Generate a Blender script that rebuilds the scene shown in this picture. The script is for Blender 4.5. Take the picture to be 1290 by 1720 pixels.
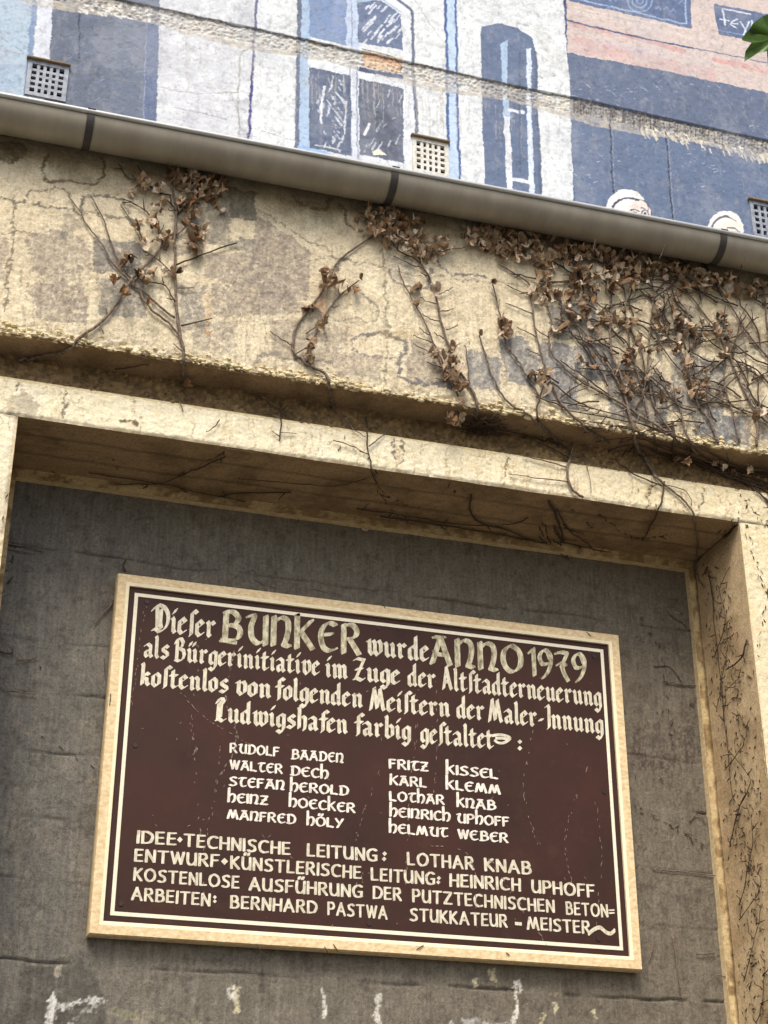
import bpy, math, random
import numpy as np
from mathutils import Vector, noise as mnoise
for o in list(bpy.data.objects): bpy.data.objects.remove(o)
SC = bpy.context.scene
COL = SC.collection
# ---------------------------------------------------------------- camera
PITCH, YAW, FOC = 0.473629, 0.297794, 2723.8
PW, PH = 1290.0, 1720.0
CZ = 1.6
FW = Vector((math.cos(PITCH)*math.sin(YAW), math.cos(PITCH)*math.cos(YAW), math.sin(PITCH)))
RT = Vector((math.cos(YAW), -math.sin(YAW), 0.0))
UP = RT.cross(FW)
cam_d = bpy.data.cameras.new('camera'); cam = bpy.data.objects.new('camera', cam_d); COL.objects.link(cam)
from mathutils import Matrix
m = Matrix.Identity(4)
for i in range(3):
    m[i][0] = RT[i]; m[i][1] = UP[i]; m[i][2] = -FW[i]
m[2][3] = CZ
cam.matrix_world = m
cam_d.sensor_fit = 'VERTICAL'; cam_d.sensor_height = 36.0; cam_d.lens = 36.0*FOC/PH
cam_d.clip_start = 0.05; cam_d.clip_end = 2000
SC.camera = cam
# ---------------------------------------------------------------- sky, sun, exposure
SUN_EL, SUN_AZ = math.radians(52), math.radians(-22)      # azimuth from -Y (in front of the wall) towards +X
w = bpy.data.worlds.new('World'); SC.world = w; w.use_nodes = True
nt = w.node_tree; nt.nodes.clear()
sky = nt.nodes.new('ShaderNodeTexSky'); sky.sky_type = 'NISHITA'; sky.sun_disc = False
sky.sun_elevation = SUN_EL; sky.sun_rotation = math.radians(180) - SUN_AZ
sky.dust_density = 4.0; sky.air_density = 1.0; sky.ozone_density = 0.6
bg = nt.nodes.new('ShaderNodeBackground'); bg.inputs[1].default_value = 0.12
wo = nt.nodes.new('ShaderNodeOutputWorld')
nt.links.new(sky.outputs[0], bg.inputs[0]); nt.links.new(bg.outputs[0], wo.inputs[0])
sd = bpy.data.lights.new('sun', 'SUN'); sd.energy = 1.5; sd.angle = math.radians(24); sd.color = (1, .94, .86)
so = bpy.data.objects.new('sun', sd); COL.objects.link(so)
sdir = Vector((math.cos(SUN_EL)*math.sin(SUN_AZ), -math.cos(SUN_EL)*math.cos(SUN_AZ), math.sin(SUN_EL)))
so.rotation_euler = sdir.to_track_quat('Z', 'Y').to_euler()
vs = SC.view_settings
SC.display_settings.display_device = 'sRGB'
vs.view_transform = 'Standard'; vs.look = 'None'; vs.gamma = 1; vs.use_curve_mapping = False
vs.exposure = 1.08
# ---------------------------------------------------------------- planes (distance in front of the camera)
PP, FF, GG, TR, BK, SG, MU = 4.487, 4.57, 4.62, 4.915, 4.945, 4.90, 5.0
def ray(u, v): return FW + RT*((u-PW/2)/FOC) + UP*((PH/2-v)/FOC)
def at(u, v, Y):
    d = ray(u, v); p = d*(Y/d.y); p.z += CZ; return p
rng = np.random.default_rng(7); random.seed(11)
# ---------------------------------------------------------------- numpy noise
TAB = rng.random((256, 256)); TB2 = rng.random((256, 256))
def vn(x, y, s=0):
    xi = np.floor(x).astype(int); yi = np.floor(y).astype(int); fx = x-xi; fy = y-yi
    fx = fx*fx*(3-2*fx); fy = fy*fy*(3-2*fy)
    g = lambda a, b: TAB[(a+s*37) & 255, (b+s*91) & 255]
    return (g(xi, yi)*(1-fx)+g(xi+1, yi)*fx)*(1-fy)+(g(xi, yi+1)*(1-fx)+g(xi+1, yi+1)*fx)*fy
def fbm(x, y, f, o=4, s=0, r=.55):
    t = 0; a = 1; n = 0
    for k in range(o):
        t = t+a*vn(x*f+k*17.3, y*f+k*5.1, s+k); n += a; a *= r; f *= 2.03
    return t/n
def worley(x, y, f, s=0):
    x = x*f; y = y*f; xi = np.floor(x).astype(int); yi = np.floor(y).astype(int)
    d1 = np.full(x.shape, 9.); d2 = d1.copy(); cid = np.zeros(x.shape)
    for i in (-1, 0, 1):
        for j in (-1, 0, 1):
            a = (xi+i+s*13) & 255; b = (yi+j) & 255
            dx = xi+i+TAB[a, b]-x; dy = yi+j+TB2[a, b]-y
            d = np.sqrt(dx*dx+dy*dy); c = d < d1
            d2 = np.where(c, d1, np.minimum(d2, d)); cid = np.where(c, TAB[b, a], cid); d1 = np.where(c, d, d1)
    return d1, d2, cid
def sst(a, b, x):
    t = np.clip((x-a)/(b-a), 0, 1); return t*t*(3-2*t)
def lin(c):
    c = np.asarray(c, float)/255.
    return np.where(c <= .04045, c/12.92, ((c+.055)/1.055)**2.4)
def grade(lo, hi, step, a=None, b=None, coarse=.12):
    """values from a to b, fine between lo and hi"""
    v = list(np.arange(lo, hi+step/2, step))
    if a is not None and a < lo: v = list(np.linspace(a, lo, max(2, int((lo-a)/coarse)+1)))[:-1]+v
    if b is not None and b > hi: v = v+list(np.linspace(hi, b, max(2, int((b-hi)/coarse)+1)))[1:] if b-v[-1] > .01 else v
    return np.array(v)
# ---------------------------------------------------------------- object helpers
def tag(o, label=None, cat=None, group=None, kind=None):
    if label: o['label'] = label
    if cat: o['category'] = cat
    if group: o['group'] = group
    if kind: o['kind'] = kind
    return o
def empty(name, loc, label, cat, group=None):
    o = bpy.data.objects.new(name, None); COL.objects.link(o); o.location = loc; o.empty_display_size = .05
    return tag(o, label, cat, group)
def link(name, me, mat, parent=None, loc=None):
    o = bpy.data.objects.new(name, me); COL.objects.link(o)
    if mat and not me.materials: me.materials.append(mat)
    if loc is not None: o.location = loc
    if parent:
        o.parent = parent; o.matrix_parent_inverse = Matrix.Translation(parent.location).inverted() if loc is None else Matrix.Identity(4)
        if loc is not None: o.matrix_parent_inverse = Matrix.Translation(parent.location).inverted()
    return o
def mk(name, verts, faces, mat, parent=None, smooth=False):
    me = bpy.data.meshes.new(name); me.from_pydata([tuple(v) for v in verts], [], faces); me.update()
    if smooth: me.polygons.foreach_set('use_smooth', [True]*len(me.polygons))
    return link(name, me, mat, parent)
class MB:
    def __init__(s): s.v = []; s.f = []
    def add(s, vs_, fs):
        n = len(s.v); s.v += [tuple(p) for p in vs_]; s.f += [tuple(i+n for i in f) for f in fs]
    def box(s, x0, x1, y0, y1, z0, z1, bev=0):
        s.add([(x0,y0,z0),(x1,y0,z0),(x1,y1,z0),(x0,y1,z0),(x0,y0,z1),(x1,y0,z1),(x1,y1,z1),(x0,y1,z1)],
              [(0,3,2,1),(4,5,6,7),(0,1,5,4),(1,2,6,5),(2,3,7,6),(3,0,4,7)])
    def tube(s, pts, rad, n=6, cap=True):
        P = [Vector(p) for p in pts]; k = len(P)
        if k < 2: return
        base = len(s.v); ref = Vector((0, 1, 0))
        for i, p in enumerate(P):
            t = (P[min(i+1, k-1)]-P[max(i-1, 0)])
            if t.length < 1e-7: t = Vector((0, 0, 1))
            t.normalize(); a = t.cross(ref)
            if a.length < .1: a = t.cross(Vector((1, 0, 0)))
            a.normalize(); b = t.cross(a); r = rad[i] if hasattr(rad, '__len__') else rad
            for j in range(n):
                q = 2*math.pi*j/n; s.v.append(tuple(p+a*(r*math.cos(q))+b*(r*math.sin(q))))
        for i in range(k-1):
            for j in range(n):
                c = base+i*n+j; d = base+i*n+(j+1) % n; s.f.append((c, d, d+n, c+n))
        if cap:
            s.f.append(tuple(base+j for j in range(n))[::-1]); s.f.append(tuple(base+(k-1)*n+j for j in range(n)))
    def build(s, name, mat, parent=None, smooth=False): return mk(name, s.v, s.f, mat, parent, smooth)
def sheet(name, mat, parent, o, a, b, n, S, T, H, C, hole=None, kind=None):
    """relief sheet: point = o + a*S + b*T + n*H, colour attribute C"""
    o, a, b, n = (np.array(q, float) for q in (o, a, b, n))
    SS, TT = np.meshgrid(S, T)
    co = (o+SS[..., None]*a+TT[..., None]*b+H[..., None]*n).reshape(-1, 3)
    h, w_ = SS.shape
    idx = np.arange(h*w_).reshape(h, w_)
    q = np.stack([idx[:-1, :-1], idx[:-1, 1:], idx[1:, 1:], idx[1:, :-1]], -1).reshape(-1, 4)
    if hole is not None:
        keep = ~hole(SS[:-1, :-1].ravel()+.5*np.diff(S).mean(), TT[:-1, :-1].ravel()); q = q[keep]
    if np.dot(np.cross(a, b), n) < 0: q = q[:, ::-1]
    me = bpy.data.meshes.new(name)
    me.vertices.add(len(co)); me.vertices.foreach_set('co', co.astype(np.float32).ravel())
    me.loops.add(q.size); me.loops.foreach_set('vertex_index', q.astype(np.int32).ravel())
    me.polygons.add(len(q)); me.polygons.foreach_set('loop_start', np.arange(0, q.size, 4, dtype=np.int32))
    me.polygons.foreach_set('loop_total', np.full(len(q), 4, np.int32))
    me.polygons.foreach_set('use_smooth', np.ones(len(q), bool))
    at_ = me.color_attributes.new('paint', 'FLOAT_COLOR', 'POINT')
    cc = np.ones((h*w_, 4), np.float32); cc[:, :3] = C.reshape(-1, 3); at_.data.foreach_set('color', cc.ravel())
    me.update(calc_edges=True); me.validate()
    ob = link(name, me, mat, parent)
    if kind: ob['kind'] = kind
    return ob
# ---------------------------------------------------------------- materials
def nodes(name):
    mt = bpy.data.materials.new(name); mt.use_nodes = True; t = mt.node_tree
    return mt, t, t.nodes['Principled BSDF']
def nz(t, sc, det=5, rough=.6, vec=None):
    n = t.nodes.new('ShaderNodeTexNoise'); n.inputs['Scale'].default_value = sc; n.inputs['Detail'].default_value = det
    n.inputs['Roughness'].default_value = rough
    if vec: t.links.new(vec, n.inputs['Vector'])
    return n
def geo(t):
    g = t.nodes.new('ShaderNodeNewGeometry'); return g.outputs['Position']
def ramp(t, src, *st):
    r = t.nodes.new('ShaderNodeValToRGB'); t.links.new(src, r.inputs[0]); e = r.color_ramp.elements
    while len(e) < len(st): e.new(.5)
    for k, (p, c) in enumerate(st):
        e[k].position = p; e[k].color = (c, c, c, 1) if not hasattr(c, '__len__') else (*c, 1)
    return r.outputs[0]
def mix(t, f, a, b, mode='MIX'):
    m_ = t.nodes.new('ShaderNodeMix'); m_.data_type = 'RGBA'; m_.blend_type = mode
    for s, i in ((f, 0), (a, 6), (b, 7)):
        if hasattr(s, 'is_linked'): t.links.new(s, m_.inputs[i])
        elif i == 0: m_.inputs[0].default_value = s
        else: m_.inputs[i].default_value = (*s, 1)
    return m_.outputs[2]
def bump(t, bs, h, st, dist=.004, prev=None):
    b = t.nodes.new('ShaderNodeBump'); b.inputs['Strength'].default_value = st; b.inputs['Distance'].default_value = dist
    t.links.new(h, b.inputs['Height'])
    if prev: t.links.new(prev, b.inputs['Normal'])
    t.links.new(b.outputs[0], bs.inputs['Normal']); return b.outputs[0]
def paintmat(name, fine=220, var=.35, bst=.6, rough=.9, streak=0, bd=.003, mid=95, mv=.3):
    mt, t, bs = nodes(name); P = geo(t)
    at_ = t.nodes.new('ShaderNodeAttribute'); at_.attribute_name = 'paint'
    n1 = nz(t, fine, 6, .7, P); n2 = nz(t, 28, 5, .65, P)
    f1 = ramp(t, n1.outputs[0], (.3, 1-var), (.7, 1+var*.55)); f2 = ramp(t, n2.outputs[0], (.25, 1-var*.6), (.75, 1+var*.35))
    n4 = nz(t, mid, 4, .75, P); f4 = ramp(t, n4.outputs[0], (.34, 1-mv), (.5, 1.), (.68, 1+mv*.5))
    c = mix(t, 1.0, at_.outputs[0], f1, 'MULTIPLY'); c = mix(t, 1.0, c, f2, 'MULTIPLY'); c = mix(t, 1.0, c, f4, 'MULTIPLY')
    if streak:
        mp = t.nodes.new('ShaderNodeMapping'); mp.inputs['Scale'].default_value = (1, 1, .06); t.links.new(P, mp.inputs[0])
        n3 = nz(t, 90, 4, .6, mp.outputs[0]); c = mix(t, 1.0, c, ramp(t, n3.outputs[0], (.35, 1-streak), (.65, 1+streak*.5)), 'MULTIPLY')
    t.links.new(c, bs.inputs['Base Color']); bs.inputs['Roughness'].default_value = rough
    bs.inputs['Specular IOR Level'].default_value = .25
    b = bump(t, bs, n1.outputs[0], bst, bd); b = bump(t, bs, n4.outputs[0], bst*.8, bd*1.6, b); bump(t, bs, n2.outputs[0], bst*.5, .006, b)
    return mt
def flat(name, rgb, rough=.7, metal=0, sc=60, var=.25, bst=.2, spec=.4, c2=None, stretch=None):
    mt, t, bs = nodes(name); P = geo(t)
    if stretch:
        mp = t.nodes.new('ShaderNodeMapping'); mp.inputs['Scale'].default_value = stretch; t.links.new(P, mp.inputs[0]); P = mp.outputs[0]
    n1 = nz(t, sc, 6, .65, P); a = lin(rgb); c2 = lin(c2) if c2 is not None else a*(1-var)
    c = mix(t, ramp(t, n1.outputs[0], (.35, 0.), (.65, 1.)), tuple(c2), tuple(a))
    t.links.new(c, bs.inputs['Base Color']); bs.inputs['Roughness'].default_value = rough; bs.inputs['Metallic'].default_value = metal
    bs.inputs['Specular IOR Level'].default_value = spec
    if bst: bump(t, bs, n1.outputs[0], bst, .002)
    return mt
M_STUCCO = paintmat('stucco', 240, .30, .7, .95, .10, .003, 110, .26)
M_LINT = paintmat('cream render', 260, .18, .8, .95, .04, .003, 100, .18)
M_MURAL = paintmat('mural paint', 200, .10, .35, .85, .03, .002, 80, .10)
M_GREY = paintmat('grey board marked concrete', 260, .34, .8, .9, .16, .003)
M_SOFF = paintmat('shaded render', 200, .22, .5, .9, 0, .003)
M_LUMP = flat('crumbled render', (214, 198, 158), .95, 0, 90, .35, .5)
M_PEB = flat('exposed pebbles', (130, 112, 84), .9, 0, 120, .5, .5)
M_PEB2 = flat('pale exposed aggregate', (205, 198, 178), .9, 0, 130, .4, .5)
M_ZINC = flat('weathered zinc', (142, 136, 121), .5, .25, 16, .16, .25, .5, c2=(128, 121, 107), stretch=(1, .35, .35))
M_ZRIM = flat('pale zinc bead', (176, 178, 176), .4, .4, 20, .15, .1, .5)
M_STRAP = flat('dark bracket metal', (62, 58, 55), .55, .3, 60, .3, .2)
M_DARK = flat('vent cavity', (20, 19, 18), .9, 0, 40, .2, 0)
M_VENTW = flat('white painted vent', (208, 208, 202), .6, 0, 70, .18, .3, c2=(168, 164, 152))
M_VENTG = flat('vent painted with the mural', (146, 152, 160), .6, 0, 40, .1, .3, c2=(104, 110, 122))
M_BOARD = flat('brown sign paint', (52, 33, 27), .6, 0, 35, .16, .08, .15)
mt = M_BOARD; t_ = mt.node_tree; bs_ = t_.nodes['Principled BSDF']; src_ = bs_.inputs['Base Color'].links[0].from_socket; gp_ = geo(t_)
na, nb_ = nz(t_, 3.5, 4, .6, gp_), nz(t_, 18, 6, .75, gp_)
c_ = mix(t_, ramp(t_, na.outputs[0], (.35, 0.), (.65, .8)), src_, tuple(lin((60, 36, 28)))); c_ = mix(t_, ramp(t_, nb_.outputs[0], (.55, 0.), (.75, .35)), c_, tuple(lin((76, 58, 50))))
t_.links.new(c_, bs_.inputs['Base Color']); t_.links.new(ramp(t_, nb_.outputs[0], (.3, .42), (.7, .7)), bs_.inputs['Roughness'])
M_WHITE = flat('white sign line', (216, 208, 184), .5, 0, 110, .12, .1)
M_LET = flat('cream lettering', (208, 202, 180), .5, 0, 110, .2, .3, c2=(168, 158, 134), stretch=(1, 1, .5))
M_LETN = flat('white lettering', (226, 222, 208), .5, 0, 120, .25, .3, c2=(180, 170, 154), stretch=(1, 1, .5))
M_GOLD = flat('streaky gold lettering', (202, 196, 164), .45, 0, 75, .4, .15, c2=(104, 92, 64), stretch=(1, 1, .45))
M_FRAME = flat('ochre frame paint', (212, 194, 156), .6, 0, 55, .25, .25, c2=(182, 156, 112), stretch=(1, 1, 1.6))
M_FRIN = flat('cream frame bevel', (226, 214, 178), .55, 0, 60, .15, .2)
M_SCR = flat('scratch', (130, 112, 98), .8, 0, 120, .3, 0)
M_SCREW = flat('screw head', (48, 34, 30), .5, .3, 90, .2, 0)
M_STEM = flat('dry vine bark', (128, 112, 98), .9, 0, 95, .45, .9, c2=(62, 48, 38))
M_STEMD = flat('dark vine bark', (74, 58, 44), .9, 0, 120, .4, .6)
M_LEAF = [flat('dry leaf '+n, c, .8, 0, 60, .35, .4, c2=d) for n, c, d in (
    ('tan', (176, 156, 128), (138, 114, 88)), ('brown', (140, 115, 90), (98, 76, 56)), ('grey', (204, 190, 170), (160, 140, 116)), ('rust', (150, 116, 82), (104, 78, 52)))]
for mt in M_LEAF:      # thin leaves let light through
    mt.node_tree.nodes['Principled BSDF'].inputs['Specular IOR Level'].default_value = .2
M_MARK = flat('dry sucker marks', (62, 48, 36), .9, 0, 100, .3, 0)
M_GREEN = flat('green leaf', (84, 118, 40), .5, 0, 50, .3, .3, .4, c2=(56, 88, 26))
M_ASPH = flat('paving', (112, 108, 100), .9, 0, 40, .3, .4)
M_ROOF = flat('roof metal', (130, 128, 124), .5, .3, 30, .2, .2)
# ---------------------------------------------------------------- ground
gr = mk('ground', [(-60,-60,0),(60,-60,0),(60,60,0),(-60,60,0)], [(0,1,2,3)], M_ASPH); tag(gr, kind='structure')
# ---------------------------------------------------------------- canvas: paint on a wall, in wall metres
class Canvas:
    def __init__(s, X, Z, base, Y, seed=0):
        s.X, s.Z = np.meshgrid(X, Z); s.C = np.broadcast_to(lin(base), s.X.shape+(3,)).copy(); s.Y = Y; s.k = seed
        w1, w2 = (.012, .006) if seed == 0 else (.034, .016)
        s.WX = s.X+(fbm(s.X, s.Z, 22, 3, 3+seed)-.5)*w1+(fbm(s.X, s.Z, 110, 2, 9+seed)-.5)*w2
        s.WZ = s.Z+(fbm(s.X, s.Z, 22, 3, 5+seed)-.5)*w1+(fbm(s.X, s.Z, 110, 2, 4+seed)-.5)*w2
    def pt(s, p): q = at(p[0], p[1], s.Y); return q.x, q.z
    def win(s, P, pad):
        xs = [p[0] for p in P]; zs = [p[1] for p in P]
        X = s.X[0]; Z = s.Z[:, 0]
        i0, i1 = np.searchsorted(X, [min(xs)-pad, max(xs)+pad]); j0, j1 = np.searchsorted(Z, [min(zs)-pad, max(zs)+pad])
        return slice(j0, j1), slice(i0, i1)
    def put(s, W, mk_, col, alpha):
        a = (mk_*alpha)[..., None]; s.C[W] = s.C[W]*(1-a)+lin(col)*a
    def nalpha(s, W, alpha, wear, wf):
        if wear <= 0: return alpha
        n = fbm(s.X[W], s.Z[W], wf, 5, 21+s.k, .7)
        return alpha*sst(wear-.12, wear+.12, n+ .0)
    def poly(s, pts, col, alpha=1., wear=0, wf=30, px=True, soft=0):
        P = [s.pt(p) for p in pts] if px else pts
        W = s.win(P, .02); x = s.WX[W]; z = s.WZ[W]
        if x.size == 0: return
        c = np.zeros(x.shape, bool)
        for i in range(len(P)):
            (x1, z1), (x2, z2) = P[i], P[(i+1) % len(P)]
            if abs(z1-z2) < 1e-9: continue
            c ^= ((z1 > z) != (z2 > z)) & (x < (x2-x1)*(z-z1)/(z2-z1)+x1)
        s.put(W, c.astype(float), col, s.nalpha(W, alpha, wear, wf))
    def line(s, pts, wpx, col, alpha=1., wear=0, wf=60, px=True, soft=.0015):
        P = [s.pt(p) for p in pts] if px else pts
        wd = wpx*.00245/2 if px else wpx/2
        W = s.win(P, wd+.02); x = s.WX[W]; z = s.WZ[W]
        if x.size == 0: return
        d = np.full(x.shape, 9.)
        for (x1, z1), (x2, z2) in zip(P[:-1], P[1:]):
            L = (x2-x1)**2+(z2-z1)**2+1e-12; t = np.clip(((x-x1)*(x2-x1)+(z-z1)*(z2-z1))/L, 0, 1)
            d = np.minimum(d, np.hypot(x-x1-t*(x2-x1), z-z1-t*(z2-z1)))
        s.put(W, 1-sst(wd-soft, wd+soft, d), col, s.nalpha(W, alpha, wear, wf))
    def mod(s, f): s.C *= f[..., None]
# ================================================================ MURAL WALL
mural = empty('mural_wall', at(645, 200, MU), 'pale wall painted with a street mural of windows and people, above the gutter', 'painted wall')
X = grade(-.12, 3.55, .0036, -1.6, 5.2); Z = grade(at(0,175,MU).z-.02-.0, at(1290,-6,MU).z, .0036, None, None)
Z = np.concatenate([[at(0,175,MU).z-.25], Z, at(1290,-6,MU).z+np.array([.15, .4, .8, 1.2])])
cv = Canvas(X, Z, (226, 232, 234), MU)
n = fbm(cv.X, cv.Z, 6, 5, 1); cv.mod(.92+.16*n)
n = fbm(cv.X, cv.Z, 26, 5, 2, .7); a = sst(.52, .7, n)[..., None]*.45; cv.C = cv.C*(1-a)+lin((184, 188, 188))*a
DB, DB2, LB, WH, OL = (104, 120, 148), (110, 120, 138), (172, 196, 222), (226, 232, 238), (94, 106, 130)
# left mauve-grey house front
cv.poly([(262,-20),(425,-20),(425,240),(258,240)], (196,198,206), .55, .42, 14)
# light blue strip and dark panel, far left
cv.poly([(-300,-60),(62,-60),(44,170),(-300,120)], (172,194,212), .9); cv.poly([(-300,90),(52,110),(40,170),(-300,130)], (150,176,202), .6, .45)
cv.line([(0,60),(48,95)], 2, (130,140,150), .6, .45); cv.line([(60,-20),(44,168)], 9, (122,146,180), .9)
cv.poly([(70,-40),(94,-40),(80,180),(54,172)], (214,220,230)); cv.line([(94,-30),(88,60),(78,175)], 3, (120,124,140), .8)
cv.poly([(92,-40),(270,-40),(262,215),(78,178)], DB2); cv.poly([(92,-40),(200,-40),(180,215),(78,178)], (100,108,124), .6, .4, 20)
cv.poly([(247,20),(268,24),(260,212),(240,205)], (96,112,146), .8); cv.line([(246,40),(241,206)], 1.5, (170,180,200), .7, .4)
cv.line([(135,-20),(133,98)], 2.5, (48,56,78), .9, .35)
for q in range(26):
    u = random.uniform(95, 240); v = random.uniform(60, 190); L = random.uniform(4, 16)
    cv.line([(u, v), (u+L, v-L*random.uniform(-.2, .9))], 1.3, (150,160,176), .55, .4)
# window 1
cv.line([(503,-20),(502,85),(499,252)], 8, OL, .95); cv.poly([(507,-20),(524,-20),(520,110),(520,262),(502,258)], LB)
cv.poly([(519,-20),(584,-20),(580,78),(519,64)], (130,152,188)); cv.poly([(560,-20),(576,-20),(574,70),(556,66)], (140,158,196), .7, .4)
cv.poly([(582,-20),(602,-20),(602,84),(580,78)], (196,212,236)); cv.line([(590,-20),(590,80)], 2, (130,140,168), .8)
cv.poly([(600,4),(640,2),(672,26),(676,86),(600,72)], (112,126,156)); cv.line([(600,4),(640,-2),(672,20)], 6, LB, .9)
cv.line([(655,2),(688,26),(690,240)], 15, WH, .95); cv.line([(650,-12),(692,20),(693,95),(700,232)], 6, OL, .95)
for q in range(30):
    u = random.uniform(606, 668); v = random.uniform(14, 78); L = random.uniform(5, 14); cv.line([(u, v), (u+L, v-L*1.1)], random.uniform(1.5, 4), (226,234,244), .85, .35)
cv.poly([(518,100),(680,134),(680,150),(518,118)], WH); cv.poly([(519,112),(590,128),(590,262),(519,248)], OL)
cv.poly([(523,118),(584,131),(583,254),(523,240)], (100,112,136)); cv.poly([(600,120),(680,138),(680,280),(600,265)], WH)
cv.poly([(603,132),(677,148),(678,274),(604,260)], (104,112,130)); cv.poly([(604,180),(660,190),(670,270),(604,258)], (84,90,104), .6, .45, 25)
for c0, k in (((548, 160), 24), ((556, 225), 16)):
    for q in range(k):
        u = c0[0]+random.uniform(-16, 22); v = c0[1]+random.uniform(-32, 32); L = random.uniform(5, 15)
        cv.line([(u, v), (u+L*random.choice((-.3, .7)), v+L)], random.uniform(1.4, 3.6), (222,230,240), .8, .38)
cv.line([(545,145),(541,165),(539,205)], 4, (232,238,244)); cv.line([(580,170),(579,225)], 2.5, (226,232,240)); cv.line([(530,244),(572,252)], 2.5, (210,214,210))
for q in range(14):
    u = random.uniform(608, 672); v = random.uniform(160, 262); cv.line([(u, v), (u+random.uniform(2, 8), v-random.uniform(4, 16))], random.uniform(1.2, 3), (216,224,232), .7, .4)
cv.line([(612,226),(620,208)], 5, (236,240,244)); cv.poly([(624,256),(636,250),(650,260),(630,262)], (236,232,214))
cv.poly([(592,106),(603,110),(603,278),(591,276)], (216,224,236)); cv.line([(600,110),(601,272)], 2.2, (104,114,150), .8); cv.line([(588,108),(590,262)], 2.5, OL, .6)
cv.poly([(500,244),(556,256),(556,275),(500,262)], (146,182,226), .9)
cv.poly([(518,255),(700,285),(700,300),(518,275)], WH)
# pilaster lines
cv.poly([(746,-20),(766,-20),(774,310),(752,306)], (192,214,240)); cv.line([(746,-20),(750,110),(754,245)], 5, (84,104,152)); cv.line([(764,-20),(767,120),(772,306)], 4, (84,104,152))
cv.line([(694,0),(770,112)], 1.2, (140,144,150), .8)
# window 2
cv.poly([(806,60),(807,47),(838,41),(868,48),(892,64),(898,82),(898,160),(908,335),(815,320),(808,150)], DB)
cv.poly([(806,60),(838,45),(840,320),(815,320)], (104,118,146), .6); cv.poly([(839,76),(850,70),(852,160),(858,200),(846,200),(842,120)], LB)
cv.poly([(846,196),(856,198),(862,326),(852,326)], WH); cv.poly([(883,84),(891,82),(892,170),(899,336),(889,334),(884,170)], (216,228,242))
cv.line([(856,185),(878,188)], 8, WH); cv.line([(858,300),(892,306)], 7, WH); cv.line([(872,90),(874,290)], 4, (92,104,126), .8)
cv.line([(899,90),(901,160),(909,330)], 6, OL)
cv.line([(910,60),(958,130)], 30, (206,206,202), .45, .45, 40)
# dark purple division line and cracks
cv.line([(431,-20),(426,90),(417,238)], 4.5, (76,74,128)); cv.line([(405,88),(400,160),(402,232)], 3, (150,146,140), .8, .38)
cv.line([(405,88),(420,82),(500,90)], 2.5, (160,154,142), .8, .35)
for L in ([(265,145),(330,158),(400,155)], [(425,215),(480,232),(497,236)], [(290,180),(380,200)], [(0,85),(40,92)], [(520,208),(560,212),(588,216)], [(120,118),(190,132),(245,140)]):
    cv.line(L, 1.4, (140,134,126), .75, .3)
for q in range(60):
    u = random.uniform(265, 500); v = random.uniform(20, 240); L = random.uniform(8, 34)
    cv.line([(u, v), (u+L, v+L*.2+random.uniform(-3, 3))], 1.1, (168,166,166), .6, .4)
# right part: dark edge line, shop front
cv.line([(947,-20),(952,70),(960,160),(966,345)], 6, (72,86,128))
cv.poly([(957,150),(1700,210),(1700,520),(966,350)], DB); cv.poly([(950,-20),(1700,-20),(1700,240),(1290,158),(1100,118),(952,90)], (208,194,188))
cv.poly([(952,90),(1100,118),(1290,158),(1700,250),(1700,400),(958,180)], (102,115,140))
cv.poly([(957,60),(1060,85),(1200,120),(1200,140),(957,88)], (206,176,172), .8, .4, 20); cv.line([(955,42),(1040,58),(1150,88)], 12, (206,150,148), .65, .42, 30)
cv.line([(1200,102),(1290,122)], 14, (208,150,146), .6, .42, 30); cv.line([(955,20),(1290,92)], 10, (222,214,206), .6, .45)
cv.line([(1000,70),(1120,96)], 8, (200,188,204), .5, .4)
cv.line([(953,36),(1060,62),(1163,82)], 4, (76,88,126)); cv.line([(1163,82),(1290,108),(1420,140)], 2.4, (100,108,140))
cv.line([(958,12),(990,20),(1150,50)], 3, (230,222,214), .7, .4)
cv.poly([(955,-30),(1160,-30),(1160,50),(1100,36),(955,4)], (100,116,150)); cv.line([(960,-2),(1098,30),(1152,42),(1150,-5)], 3.5, (168,194,226), .9, .3)
for r in (5, 12, 20):
    cv.line([(1074+r*math.cos(a_), 4+r*.9*math.sin(a_)) for a_ in np.linspace(0, 6.3, 22)], 2.6, (148,176,214), .9)
for q in range(16):
    u = random.uniform(1000, 1140); v = random.uniform(-2, 22)
    if abs(u-1074) > 24: cv.line([(u, v), (u+6, v-5), (u+10, v+3)], 2, (140,168,208), .8)
cv.poly([(1199,8),(1290,26),(1400,50),(1400,100),(1290,76),(1207,60),(1200,30)], (98,113,146)); cv.line([(1206,52),(1290,70)], 2, (140,168,206), .8)
for L in ([(1213,18),(1217,44)], [(1207,34),(1222,36)], [(1236,33),(1227,37),(1226,44),(1236,49)], [(1228,41),(1238,41)], [(1243,38),(1250,50)], [(1258,38),(1247,60)], [(1262,36),(1262,54)], [(1213,16),(1260,26)]):
    cv.line(L, 3.2, (222,232,242), .95)
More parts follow.
